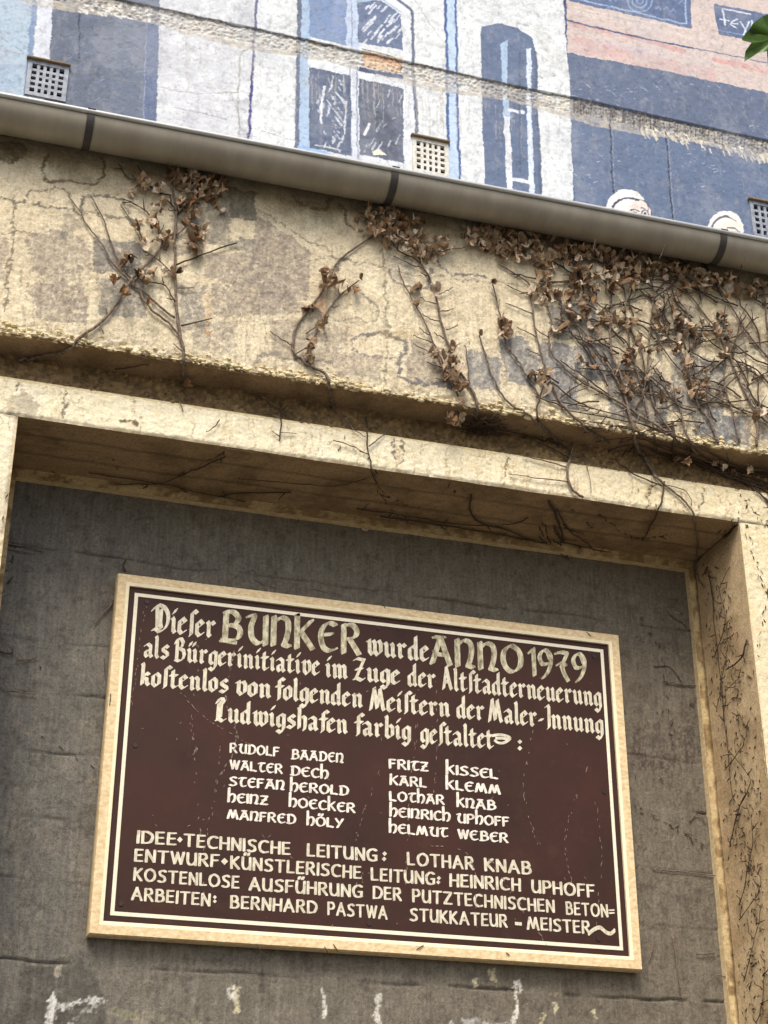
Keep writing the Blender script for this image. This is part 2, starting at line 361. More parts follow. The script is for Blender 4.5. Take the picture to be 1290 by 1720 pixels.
# seam band: rough concrete under the slab edge
def seamv(u): return 125+(u-775)*.219+max(0, 240-u)*.02
bt = [(u, seamv(u)) for u in range(-300, 1750, 50)]; bb = [(u, seamv(u)+33+5*math.sin(u*.02)+3*math.sin(u*.063)) for u in range(1700, -350, -50)]
cv.poly(bt+bb, (204,198,184), .5, .33, 40); cv.poly(bt+bb, (140,134,124), .5, .52, 70); cv.poly(bt+bb, (214,204,180), .5, .60, 26)
cv.poly([(608,86),(676,100),(676,124),(612,112)], (214,190,164)); cv.line([(612,94),(672,108)], 6, (202,154,116), .8); cv.line([(608,84),(660,97),(676,112),(672,118)], 2, (60,44,32), .9)
cv.poly([(520,102),(588,118),(588,130),(520,114)], (96,104,128), .0); cv.poly([(603,112),(677,126),(677,134),(603,120)], (82,92,120))
for q in range(240):
    u = random.uniform(960, 1330); v0 = seamv(u)+2; cv.line([(u, v0), (u+random.uniform(-1, 2), v0+random.uniform(8, 26))], 1.3, (92,88,84), .7)
for q in range(100):
    u = random.uniform(1070, 1330); v0 = seamv(u)+random.uniform(16, 34); cv.line([(u, v0), (u+3, v0+random.uniform(3, 9))], 3.2, random.choice(((226,222,210), (222,212,184), (196,194,186))), .9)
for q in range(110):
    u = random.uniform(130, 255); v0 = random.uniform(-2, 20)+(u-130)*.13; cv.line([(u, v0), (u+3, v0+2)], random.uniform(2, 4), (226,224,216), .9)
cv.line([(u, seamv(u)+1) for u in range(-300, 1750, 50)], 2.2, (84,78,74), .85)
# weathering of the dark paint
for cx, cy, rx, ry, k in ((1010,160,60,16,50), (905,135,30,14,20), (1180,285,60,50,70), (1230,230,70,30,40), (1050,250,60,60,30), (1110,150,70,14,40), (980,300,20,40,16)):
    for q in range(k):
        u = random.gauss(cx, rx*.6); v = random.gauss(cy, ry*.6); L = random.uniform(1, 7)
        cv.line([(u, v), (u+L, v+random.uniform(-.5, 1)*L)], random.uniform(.8, 2.2), random.choice(((176,190,210), (198,204,212), (140,152,176), (70,76,88))), .7, .4)
for L in ([(1024,198),(1028,290),(1033,372)], [(1118,220),(1124,300),(1131,374)]):
    cv.line(L, 3, (50,56,74), .95, .36, 90); cv.line([(p[0]+3, p[1]) for p in L], 1.6, (170,176,186), .7, .45, 90)
n_ = fbm(cv.X, cv.Z, 5, 5, 17, .7); a = sst(.45, .75, n_)[..., None]*.28; cv.C = cv.C*(1-a)+lin((176,182,192))*a
n_ = fbm(cv.X, cv.Z*.5, 45, 4, 19, .75); a = sst(.56, .72, n_)[..., None]*.35; cv.C = cv.C*(1-a)+lin((150,154,162))*a
# painted faces above the gutter
def ell(cx, cy, rx, ry, a0=0, a1=6.283, k=20, rot=0): return [(cx+rx*math.cos(t)*math.cos(rot)-ry*math.sin(t)*math.sin(rot), cy+rx*math.cos(t)*math.sin(rot)+ry*math.sin(t)*math.cos(rot)) for t in np.linspace(a0, a1, k)]
cv.poly(ell(1052,352,34,35), (240,240,236)); cv.poly(ell(1073,362,20,25), (238,226,216)); cv.line(ell(1073,362,21,26,4.4,7.2), 2, (92,96,120)); cv.line(ell(1056,354,26,22,3.4,5.4), 4, (84,84,104)); cv.poly(ell(1066,346,6,4), (232,200,190), .6)
cv.line([(1059,353),(1066,351),(1073,355)], 2.6, (60,66,96)); cv.poly(ell(1066,358,4,2.5), (70,80,116)); cv.line(ell(1083,360,6,6), 2.2, (64,76,116)); cv.poly(ell(1083,360,2.5,2.5), (64,76,116)); cv.line([(1078,350),(1084,352)], 2, (70,76,104)); cv.line([(1088,344),(1090,372)], 2, (74,84,116), .8)
cv.poly(ell(1219,387,30,34), (240,238,232)); cv.poly(ell(1229,394,20,25), (240,230,220)); cv.line(ell(1222,386,26,22,3.2,4.8), 3.5, (110,108,124)); cv.line([(1208,366),(1220,362),(1236,370)], 3, (96,94,112), .9)
cv.line([(1222,384),(1232,383),(1242,390)], 2.6, (60,66,96)); cv.line([(1228,390),(1236,391)], 2.4, (70,80,116)); cv.line([(1205,392),(1208,384)], 2, (90,86,100), .8)
for u0, u1, v in ((48,110,168), (696,752,296), (1264,1300,398)):
    for q in range(22): u = random.uniform(u0, u1); cv.line([(u, v-random.uniform(0, 60)), (u+1, v+random.uniform(4, 40))], 1.6, (140,132,122), .5, .42)
for q in range(130): 
    u = random.uniform(265, 960); v = seamv(u)+random.uniform(30, 60); cv.line([(u, v), (u+1, v+random.uniform(12, 80))], 1.5, random.choice(((186,184,180), (204,202,198), (170,166,158))), .5, .42)
# overall grime
n = fbm(cv.X, cv.Z, 60, 4, 13, .7); cv.mod(1-.25*sst(.58, .78, n)); cv.mod(.96+.08*vn(cv.X*3, cv.Z*3, 2))
V_ = [((43,101),(115,113),(111,171),(45,161)), ((690,232),(752,241),(754,300),(695,289)), ((1259,338),(1322,350),(1322,410),(1264,396))]
rects = []
for q in V_:
    p = [at(*c, MU) for c in q]; rects.append((sum(p[i].x for i in (0, 3))/2, sum(p[i].x for i in (1, 2))/2, sum(p[i].z for i in (2, 3))/2, sum(p[i].z for i in (0, 1))/2))
# relief: upper slab proud, rough band, board ridges, fine waviness
zs = at(775, 125, MU).z
seamX = cv.X; seam_z = zs+(fbm(cv.X, cv.Z*0, 4, 3, 8)-.5)*.012
H = .007*sst(-.004, .004, cv.Z-seam_z)
ba = sst(-.088, -.075, cv.Z-seam_z)*(1-sst(-.004, 0, cv.Z-seam_z))
d1, d2, cid = worley(cv.X, cv.Z, 70, 2)
H = H-.004*ba+ba*.006*np.clip(1-d1*1.3, 0, 1)*(cid > .3)
H = H+(fbm(cv.X, cv.Z, 9, 4, 6)-.5)*.006+(fbm(cv.X, cv.Z, 70, 3, 7)-.5)*.0022
def inrect(x, z):
    r = np.zeros(x.shape, bool)
    for a_, b_, c_, d_ in rects: r |= (x > a_+.002) & (x < b_-.002) & (z > c_+.002) & (z < d_-.002)
    return r
sheet('painted_face', M_MURAL, mural, (0, MU, 0), (1,0,0), (0,0,1), (0,-1,0), X, Z, H, cv.C*.79, hole=inrect)
mb = MB(); mb.box(-1.6, 5.2, MU+.14, MU+.5, 3.9, Z[-1]); mb.build('wall_core', M_PEB2, mural)
for k, (x0, x1, z0, z1) in enumerate(rects):
    g = MB(); n_ = 5; W_, H_ = x1-x0, z1-z0; bw = .0122
    fr = .017
    g.box(x0, x0+fr, MU-.006, MU+.012, z0, z1); g.box(x1-fr, x1, MU-.006, MU+.012, z0, z1)
    g.box(x0+fr, x1-fr, MU-.006, MU+.012, z0, z0+fr); g.box(x0+fr, x1-fr, MU-.006, MU+.012, z1-fr, z1)
    iw = (W_-2*fr)/n_; ih = (H_-2*fr)/n_
    for i in range(1, n_): g.box(x0+fr+iw*i-bw/2, x0+fr+iw*i+bw/2, MU-.0035, MU+.010, z0+fr, z1-fr)
    for i in range(1, n_):
        for j in range(n_): g.box(x0+fr+iw*j+(bw/2 if j else 0), x0+fr+iw*(j+1)-(bw/2 if j < n_-1 else 0), MU-.003, MU+.0095, z0+fr+ih*i-bw/2, z0+fr+ih*i+bw/2)
    vg = g.build('vent_grille', (M_VENTG, M_VENTW, M_VENTG)[k], mural)
    tag(vg, ('grey and white square vent grille at the far left', 'white square vent grille beside the painted window', 'vent grille cut by the right edge of the photo')[k])
    c = MB(); c.add([(x0,MU+.012,z0),(x1,MU+.012,z0),(x1,MU+.012,z1),(x0,MU+.012,z1),(x0,MU+.10,z0),(x1,MU+.10,z0),(x1,MU+.10,z1),(x0,MU+.10,z1)], [(4,5,6,7),(0,1,5,4),(1,2,6,5),(2,3,7,6),(3,0,4,7)])
    c.build('vent_cavity', M_DARK, vg)
    l = MB(); l.box(x0-.008, x1+.004, MU-.020, MU-.002, z1+.001, z1+.007); l.build('drip_edge', M_PEB, vg)
# ================================================================ BUNKER FRONT
zt = at(0, 163, PP).z+.1
bun = empty('bunker_front', at(300, 1000, FF), 'cream rendered bunker front with a crumbling ledge and a recess around the sign', 'wall')
zP = (at(0,564,PP).z+at(1290,762,PP).z)/2+.004
zG0 = at(0,598,GG).z                                   # soffit meets pebble strip: same height
zL = (at(0,616,FF).z+at(1290,835,FF).z)/2              # lintel top
zL = at(300, 676, FF).z if abs(at(300,676,FF).z-zL) < .05 else at(0,616,FF).z
zS = (at(30,705,FF).z+at(1240,872,FF).z)/2             # recess soffit
xL = at(30,705,FF).x; xR = (at(1240,872,FF).x+at(1283,1240,FF).x)/2
print('zP %.3f zG0 %.3f zL %.3f zS %.3f xL %.3f xR %.3f' % (zP, zG0, zL, zS, xL, xR))
# upper panel
X = grade(-.12, 3.3, .004, -1.6, 5.2); Z = np.arange(zP, at(0,162,PP-.165).z+.015, .004)
cv = Canvas(X, Z, (224, 210, 178), PP, 3)
n = fbm(cv.X, cv.Z, 5, 5, 31); cv.mod(.9+.2*n)
n = fbm(cv.X, cv.Z, 18, 5, 32, .65); a = sst(.48, .7, n)[..., None]*.5; cv.C = cv.C*(1-a)+lin((236, 226, 196))*a
n = fbm(cv.X, cv.Z, 40, 5, 33, .75); a = sst(.55, .75, n)[..., None]*.45; cv.C = cv.C*(1-a)+lin((176, 156, 122))*a
PG = (160, 146, 134); BG = (136, 131, 126)
def stone(pts, c, al=.7, we=.42):
    c = tuple(np.array(c)+np.array((-2, 0, 0)))
    cv.poly(pts, c, al*.45, we-.06, 38); cv.poly(pts, c, al*.75, we+.04, 90); cv.poly(pts, tuple(np.array(c)*.86), al*.6, we+.12, 60)
for pts, c, al, we in (
  ([(45,395),(90,385),(150,400),(152,455),(100,478),(50,455)], PG, .75, .45), ([(52,478),(140,470),(152,545),(60,535)], PG, .8, .43), ([(-20,400),(12,400),(12,470),(-20,470)], PG, .6, .44),
  ([(156,396),(243,412),(240,462),(155,455)], BG, .9, .36), ([(163,466),(240,470),(250,535),(165,530)], (138,134,128), .8, .38), ([(345,430),(430,420),(430,478),(345,470)], PG, .75, .4), ([(300,480),(345,480),(340,560),(300,540)], (146,140,134), .7, .42),
  ([(355,478),(470,470),(520,520),(480,530),(355,530)], PG, .75, .41), ([(330,540),(395,540),(390,590),(320,590)], PG, .6, .43), ([(430,360),(520,420),(520,500),(440,505),(420,440)], PG, .8, .41),
  ([(383,312),(428,322),(430,372),(388,365)], (128,122,110), .95, .3), ([(350,330),(385,330),(390,400),(430,400),(430,425),(350,410)], (150,144,132), .8, .38), ([(290,330),(345,330),(340,420),(290,430)], BG, .6, .42), ([(0,235),(45,238),(45,262),(20,275),(0,270)], (92,84,66), .9, .38), ([(110,350),(140,380),(100,400)], BG, .5, .45),
  ([(450,540),(540,530),(590,560),(560,620),(460,600)], PG, .55, .45), ([(560,590),(640,600),(640,640),(560,630)], PG, .6, .44),
  ([(690,572),(765,590),(765,655),(682,640)], PG, .7, .42), ([(785,590),(840,600),(840,660),(790,650)], (140,140,144), .8, .38), ([(838,570),(880,566),(905,600),(905,650),(850,640)], (138,138,142), .85, .36),
  ([(905,575),(975,580),(972,690),(915,670)], (130,132,140), .85, .36), ([(975,575),(1030,580),(1030,640),(978,640)], (116,118,126), .9, .34), ([(920,520),(1000,500),(1010,570),(930,570)], (128,126,124), .8, .36), ([(1020,600),(1130,640),(1120,720),(1022,700)], (118,120,124), .85, .38),
  ([(1130,590),(1220,610),(1215,700),(1130,690)], (124,124,128), .75, .4), ([(1160,690),(1260,700),(1260,762),(1170,745)], (124,126,130), .9, .36), ([(1040,640),(1080,645),(1080,700),(1040,690)], BG, .8, .38), ([(980,500),(1000,500),(1000,540),(980,540)], BG, .9, .3),
  ([(1100,500),(1180,520),(1180,580),(1100,570)], (136,130,118), .7, .42), ([(1200,530),(1290,560),(1290,600),(1210,590)], (134,128,118), .7, .42), ([(1270,690),(1300,690),(1300,740),(1270,735)], BG, .8, .38), ([(650,420),(700,440),(700,480),(650,460)], (150,146,140), .5, .44)):
    stone(pts, c, al, we)
OLN = (128, 122, 112)
for L, w_, c in (([(78,256),(72,285),(82,305),(150,312),(166,305),(176,280),(170,262)], 5, (122,110,84)), ([(45,335),(50,322),(80,315),(112,322),(120,350)], 4, (146,138,124)),
  ([(136,362),(140,330),(175,328),(212,338),(212,362)], 5, (138,130,118)), ([(0,332),(60,345),(150,358),(240,375)], 3.4, (140,132,118)), ([(490,330),(500,342),(550,352),(555,335)], 5, (122,108,76)), ([(572,345),(585,378),(610,388)], 6, (126,112,84)),
  ([(655,455),(665,478),(700,485),(722,480),(725,450)], 5, (140,138,134)), ([(738,410),(738,450),(760,460),(815,462)], 5, (138,134,126)), ([(592,570),(605,560),(650,558),(680,572),(676,590),(670,632),(690,640),(760,650)], 6, (134,130,130)),
  ([(592,570),(598,588),(620,602),(668,606)], 3.5, (164,156,148)), ([(430,610),(438,597),(500,602),(560,612)], 5, (160,152,140)), ([(596,485),(620,500),(634,520),(632,536)], 4, (176,166,146)), ([(565,536),(632,538)], 3, (176,166,146)),
  ([(430,350),(500,395),(560,425)], 2.5, (150,142,124)), ([(645,400),(646,480),(650,560),(648,650)], 3.4, (176,164,136)), ([(24,330),(22,400),(10,520)], 3, (150,138,116)), ([(0,390),(56,390)], 2, (140,130,110)), ([(430,460),(560,432),(700,460),(880,480)], 2, (160,150,128))):
    cv.line(L, w_, tuple(np.array(c)*.88), .9, .34, 60)
for q in range(420):      # drip marks
    u = random.uniform(30, 1290); v = random.choice((400, 470, 440, 520))+random.uniform(-20, 50)+u*.12; L = random.uniform(15, 70)
    cv.line([(u, v), (u+random.uniform(-2, 2), v+L*.5), (u+random.uniform(-2, 3), v+L)], 1.2, random.choice(((150,136,112), (238,228,200), (132,116,96))), .6, .34)
cv.line([(350,500),(348,560)], 8, (190,140,80), .4, .45); cv.line([(548,450),(545,540)], 12, (206,150,96), .5, .46); cv.line([(640,560),(700,560)], 16, (176,150,100), .4, .48)
# darker brown band below the gutter, with brown blotches towards the right
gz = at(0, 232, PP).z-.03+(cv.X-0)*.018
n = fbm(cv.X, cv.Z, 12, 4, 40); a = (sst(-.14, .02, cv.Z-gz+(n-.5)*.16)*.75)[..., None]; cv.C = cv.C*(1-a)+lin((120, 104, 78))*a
n = fbm(cv.X, cv.Z, 9, 4, 44); a = (sst(1.6, 3.1, cv.X)*sst(.40, .62, n)*.45)[..., None]; cv.C = cv.C*(1-a)+lin((156, 136, 98))*a
ed = cv.Z-zP
H = (fbm(cv.X, cv.Z, 8, 4, 50)-.5)*.006+(fbm(cv.X, cv.Z, 70, 3, 51)-.5)*.0045+(fbm(cv.X, cv.Z, 160, 2, 52)-.5)*.003
cr = fbm(cv.X, cv.Z*.5, 30, 4, 53, .7)
d1, d2, cid = worley(cv.X, cv.Z, 60, 5)
near = 1-sst(.012, .045+.03*cr.mean(), ed+(cr-.5)*.06)
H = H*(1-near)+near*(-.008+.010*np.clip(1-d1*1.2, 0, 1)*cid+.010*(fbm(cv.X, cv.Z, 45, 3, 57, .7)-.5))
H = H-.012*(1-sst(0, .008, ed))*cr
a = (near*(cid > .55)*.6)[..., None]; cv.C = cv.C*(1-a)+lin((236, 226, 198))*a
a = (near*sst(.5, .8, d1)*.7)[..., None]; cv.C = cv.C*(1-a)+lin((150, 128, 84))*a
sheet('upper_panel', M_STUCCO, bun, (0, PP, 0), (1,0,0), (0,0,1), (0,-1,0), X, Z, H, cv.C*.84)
# panel underside (ledge soffit)
X = grade(-.1, 3.5, .012, -1.6, 5.2); Y_ = np.arange(0, GG+.01-PP, .01)
def soffcol(XX, YY, base, dirt, s):
    C = np.broadcast_to(lin(base), XX.shape+(3,)).copy(); n = fbm(XX, YY, 7, 5, s, .65); a = sst(.42, .7, n)[..., None]*.6
    return C*(1-a)+lin(dirt)*a
XX, YY = np.meshgrid(X, Y_)
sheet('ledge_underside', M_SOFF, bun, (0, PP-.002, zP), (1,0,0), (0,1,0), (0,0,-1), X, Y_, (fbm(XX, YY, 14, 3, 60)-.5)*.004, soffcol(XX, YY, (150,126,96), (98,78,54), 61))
# pebble strip
X = grade(-.1, 3.5, .006, -1.6, 5.2); Z = np.arange(zL-.06, zP+.012, .006); XX, ZZ = np.meshgrid(X, Z)
d1, d2, cid = worley(XX, ZZ, 75, 7); C = soffcol(XX, ZZ, (140,118,84), (92,74,50), 62); C *= (.7+.7*cid)[..., None]
sheet('pebble_strip', M_SOFF, bun, (0, GG, 0), (1,0,0), (0,0,1), (0,-1,0), X, Z, .012*np.clip(1-d1*1.25, 0, 1)*(.4+cid), C)
# lintel + jambs front face
def frontsheet(name, X, Z, top=False, bottom=False, jx=None, seed=0, dark=0):
    cv = Canvas(X, Z, (238, 228, 196), FF, 5)
    n = fbm(cv.X, cv.Z, 4, 5, 70); cv.mod(.92+.14*n)
    n = fbm(cv.X, cv.Z, 14, 5, 71, .7); a = sst(.5, .72, n)[..., None]*.5; cv.C = cv.C*(1-a)+lin((246, 238, 214))*a
    a = (sst(.8, 3.0, cv.X)*.35+sst(.55, .75, fbm(cv.X, cv.Z, 24, 5, 72, .7))*.3)[..., None]; cv.C = cv.C*(1-a)+lin((222, 200, 148))*a  # highlight at the left painted into the colour: yellower to the right, ochre blotches
    for pts, c, al, we in (([(10,665),(40,655),(62,680),(55,712),(15,705)], (190,180,156), .9, .36), ([(-20,780),(25,790),(10,900),(-30,890)], (206,196,170), .6, .45)):
        cv.poly(pts, c, al, we, 40)
    for q in range(150):
        u = random.uniform(500, 1290) if q > 30 else random.uniform(0, 500); v = 700+u*.155-80*0+random.uniform(-50, 10); L = random.uniform(20, 80)
        cv.line([(u, v-40), (u+random.uniform(-3, 3), v-40+L*.5), (u+random.uniform(-3, 4), v-40+L)], 1.2, random.choice(((170,146,104), (190,170,130), (148,120,88))), .6, .36)
    for u, v, L in ((667,728,40), (680,728,50), (708,720,20), (1182,815,50), (28,635,20), (112,655,45), (1095,800,60), (855,760,40), (724,800,30)):
        for k in range(0, L, 7): cv.line([(u-k*.15, v+k), (u-k*.15-1, v+k+4)], 2.6, (88,72,58), .85)
    cv.line([(205,710),(222,708),(228,716)], 4, (90,74,52), .9)
    e = np.full(cv.X.shape, 1.)
    if top: e = np.minimum(e, Z[-1]-cv.Z)
    if bottom: e = np.minimum(e, cv.Z-Z[0])
    if jx is not None: e = np.minimum(e, np.abs(cv.X-jx))
    cr = fbm(cv.X, cv.Z, 55, 3, 73, .7)
    H = ((fbm(cv.X, cv.Z, 9, 3, 74)-.5)*.006+(fbm(cv.X, cv.Z, 80, 3, 75)-.5)*.0055+(fbm(cv.X, cv.Z, 200, 2, 76)-.5)*.002)*sst(0, .012, e)
    H = H-.016*(1-sst(0, .014, e+(cr-.5)*.016))*cr
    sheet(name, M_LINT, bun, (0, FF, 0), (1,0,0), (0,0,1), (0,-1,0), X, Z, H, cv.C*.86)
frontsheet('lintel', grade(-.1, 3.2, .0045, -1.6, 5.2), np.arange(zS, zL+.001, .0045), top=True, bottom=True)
frontsheet('jamb', grade(-.14, xL, .0045, -1.6, None), np.concatenate([np.linspace(0, zS-1.5, 12)[:-1], np.arange(zS-1.5, zS, .006), [zS]]), jx=xL)
frontsheet('jamb', grade(xR, xR+.45, .0045, None, 5.2), np.concatenate([np.linspace(0, zS-2.0, 10)[:-1], np.arange(zS-2.0, zS, .006), [zS]]), jx=xR)
# top of lintel
mb = MB(); mb.box(-1.6, 5.2, FF+.002, GG+.02, zL-.03, zL-.002); mb.build('lintel_ledge', M_LUMP, bun)
# recess soffit
X = grade(xL, xR, .008); Y_ = np.arange(0, BK+.02-FF, .008); XX, YY = np.meshgrid(X, Y_)
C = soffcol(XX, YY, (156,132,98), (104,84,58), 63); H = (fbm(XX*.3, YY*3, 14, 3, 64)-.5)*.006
for yb in (.115, .24):
    yy = YY-yb-(fbm(XX, YY*0, 3, 3, 65)-.5)*.03; H -= .004*np.exp(-(yy/.006)**2); C *= (1-.35*np.exp(-(yy/.008)**2))[..., None]
sheet('recess_soffit', M_SOFF, bun, (0, FF-.001, zS), (1,0,0), (0,1,0), (0,0,-1), X, Y_, H, C)
# reveals
Z = grade(zS-2.1, zS, .008, 0, None); YY, ZZ = np.meshgrid(Y_, Z)
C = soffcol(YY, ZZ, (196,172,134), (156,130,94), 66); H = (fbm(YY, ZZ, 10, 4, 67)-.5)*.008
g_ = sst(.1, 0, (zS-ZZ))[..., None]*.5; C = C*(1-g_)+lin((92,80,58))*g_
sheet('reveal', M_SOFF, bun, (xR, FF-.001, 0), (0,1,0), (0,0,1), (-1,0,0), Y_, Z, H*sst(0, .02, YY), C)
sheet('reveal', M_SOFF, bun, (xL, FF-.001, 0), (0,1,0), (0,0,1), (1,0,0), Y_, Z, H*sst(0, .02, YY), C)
# ochre border strips of the recess back
def strip(x0, x1, z0, z1, st=.006):
    X = np.arange(x0, x1+st*.5, st); Z = np.arange(z0, z1+st*.5, st) if z1-z0 < 1 else grade(z1-1.95, z1, .01, z0, None)
    X = X if x1-x0 < 1 else np.arange(x0, x1+.005, .01)
    XX, ZZ = np.meshgrid(X, Z); C = np.broadcast_to(lin((190,168,124)), XX.shape+(3,)).copy()
    n = fbm(XX, ZZ, 20, 5, 80, .7); a = sst(.42, .62, n)[..., None]*.85; C = C*(1-a)+lin((128,104,68))*a; a = sst(xR-.012, xR-.002, XX)[..., None]*.8; C = C*(1-a)+lin((70,56,40))*a
    H = (fbm(XX, ZZ, 40, 3, 81)-.5)*.008
    sheet('recess_border', M_SOFF, bun, (0, TR, 0), (1,0,0), (0,0,1), (0,-1,0), X, Z, H, C)
bw = .030
strip(xL+bw, xR-bw, zS-.034, zS); strip(xR-bw, xR, 0, zS); strip(xL, xL+bw, 0, zS)
mb = MB(); mb.box(xL+bw, xR-bw, TR+.004, BK+.02, zS-.033, zS-.03); mb.box(xR-bw, xR-bw+.003, TR+.004, BK+.02, 0, zS-.03); mb.box(xL+bw-.003, xL+bw, TR+.004, BK+.02, 0, zS-.03); mb.build('border_edge', M_FRAME, bun)
# grey back wall
X = np.arange(xL, xR+.002, .005); Z = grade(at(0,1725,BK).z, zS, .005, 0, None)
cv = Canvas(X, Z, (118, 112, 100), BK, 9)
a = (sst(.9, .2, cv.X)*.5)[..., None]; cv.C = cv.C*(1-a)+lin((108, 109, 108))*a
n = fbm(cv.X, cv.Z, 3, 5, 90); cv.mod(.86+.3*n)
n = fbm(cv.X*3, cv.Z*.7, 12, 5, 91, .7); a = sst(.5, .7, n)[..., None]*.35; cv.C = cv.C*(1-a)+lin((146, 138, 124))*a
a = (sst(.7, 2.2, cv.X)*.3)[..., None]; cv.C = cv.C*(1-a)+lin((108, 94, 74))*a
a = (sst(.56, .7, fbm(cv.X, cv.Z, 30, 5, 92, .7))*.4)[..., None]; cv.C = cv.C*(1-a)+lin((72, 66, 58))*a
H = (fbm(cv.X, cv.Z, 6, 4, 93)-.5)*.008+(fbm(cv.X*2.5, cv.Z, 50, 3, 94)-.5)*.004
jz = [at(u, v, BK).z for u, v in ((100,925),(100,1080),(100,1168),(100,1266),(100,1378),(100,1480),(400,1637))]+[at(645,760,BK).z]
for k, z0 in enumerate(jz):
    jt = z0+(fbm(cv.X, cv.Z*0, 5, 4, 95+k)-.5)*.022; s_ = .5+1.0*vn(cv.X*2, cv.Z*0+k, 5)*(1.3 if k in (3, 0, 6) else .7)
    dd = cv.Z-jt; s_ = s_*sst(.3, .6, fbm(cv.X, cv.Z, 7, 3, 99+k))*(1.4 if k in (0, 3, 6) else .9); H = H-.006*s_*np.exp(-(dd/.004)**2)+.0015*((k % 3)-1)*sst(-.004, .004, dd); cv.mod(1-.45*np.clip(s_, 0, 1)*np.exp(-(dd/.0035)**2))
cv.poly([(40,1625),(120,1605),(170,1640),(172,1740),(30,1740)], (82,80,72), .65, .40, 25)
cv.line([(90,1672),(86,1700),(87,1730)], 8, (226,224,216), .95, .34, 90); cv.line([(92,1690),(135,1686),(172,1682)], 6, (216,214,206), .9, .44, 110); cv.line([(112,1726),(140,1702),(166,1688)], 4, (190,188,180), .75, .46, 110); cv.line([(96,1632),(96,1640)], 10, (200,190,170), .6, .4)
for u, v, L, w_ in ((396,1658,34,8),(390,1660,10,10),(541,1670,30,7),(636,1682,34,7),(640,1672,10,8),(826,1634,12,9),(866,1652,70,5),(868,1650,8,9),(864,1690,40,7),(800,1645,14,6),(757,1712,12,5),(910,1700,20,4),(930,1690,10,6),(1000,1700,8,6)):
    cv.line([(u, v), (u+1, v+L)], w_, random.choice(((214,204,168), (222,218,204))), .85, .4, 120)
cv.line([(780,1712),(810,1716),(860,1722)], 7, (196,196,190), .7, .46, 120); cv.line([(180,1700),(330,1722)], 12, (170,164,130), .4, .48, 60)
for q in range(120):      # streaks below the soffit at the right
    u = random.uniform(1060, 1180); v = random.uniform(1210, 1280); cv.line([(u, v), (u+random.uniform(-1, 3), v+random.uniform(10, 50))], 1.6, (70,56,50), .5, .4)
for q in range(420):      # short cracks
    u = random.uniform(0, 1230); v = random.uniform(820, 1720); L = random.uniform(5, 26); s_ = random.choice((-1, 1))
    cv.line([(u, v), (u+s_*L*.5, v+random.uniform(-6, 6)), (u+s_*L, v+random.uniform(-10, 12))], 1.1, random.choice(((66,58,50), (66,58,50), (160,148,124))), .6, .36)
sheet('recess_back', M_GREY, bun, (0, BK, 0), (1,0,0), (0,0,1), (0,-1,0), X, Z, H, cv.C*.9)
mb = MB(); mb.box(-1.6, 5.2, BK+.1, BK+.4, 0, 4.3); mb.box(-1.6, xL-.05, FF+.06, BK+.1, 0, zL-.03); mb.box(xR+.05, 5.2, FF+.06, BK+.1, 0, zL-.03); mb.box(-1.6, 5.2, GG+.06, BK+.1, zL-.03, at(0,162,PP-.165).z-.03); mb.build('wall_core', M_PEB, bun)
# crumbs along the broken edges
def lumps(name, mat, parent, spots):
    mb = MB()
    ico = [(0,0,1),(.89,0,.45),(.28,.85,.45),(-.72,.53,.45),(-.72,-.53,.45),(.28,-.85,.45),(.72,.53,-.45),(-.28,.85,-.45),(-.89,0,-.45),(-.28,-.85,-.45),(.72,-.53,-.45),(0,0,-1)]
    fc = [(0,1,2),(0,2,3),(0,3,4),(0,4,5),(0,5,1),(1,6,2),(2,7,3),(3,8,4),(4,9,5),(5,10,1),(6,7,2),(7,8,3),(8,9,4),(9,10,5),(10,6,1),(11,7,6),(11,8,7),(11,9,8),(11,10,9),(11,6,10)]
    for p, r in spots:
        s = (r*random.uniform(.8, 1.7), r*random.uniform(.5, 1), r*random.uniform(.4, .9)); a = random.gauss(0, .5)
        ca, sa = math.cos(a), math.sin(a)
        mb.add([(p[0]+s[0]*(x*ca-z*sa)*random.uniform(.8, 1.2), p[1]+s[1]*y, p[2]+s[2]*(x*sa+z*ca)*random.uniform(.8, 1.2)) for x, y, z in ico], fc)
    o = mb.build(name, mat, parent); o['kind'] = 'stuff'; return o
sp = []
for q in range(2000):
    x = random.uniform(-.3, 3.6); f = mnoise.noise(Vector((x*3, 0, 0)))
    h = abs(random.gauss(0, .017+.014*max(0, f)))
    if f+random.uniform(-.5, .5) > -.28: sp.append(((x, PP+random.uniform(-.005, .008), zP+h-.002), random.choice((.003, .004, .005, .007, .011))))
lumps('crumbled_edge', M_LUMP, bun, sp)
sp = [((random.uniform(-.2, 3.5), GG-random.uniform(0, .006), random.uniform(zL-.01, zP-.03)), random.uniform(.003, .007)) for q in range(1500)]
sp += [((random.uniform(-.2, 3.5), random.uniform(FF, FF+.04), zL+random.uniform(-.003, .003)), random.uniform(.002, .006)) for q in range(700)]
lumps('exposed_pebbles', M_PEB, bun, sp)
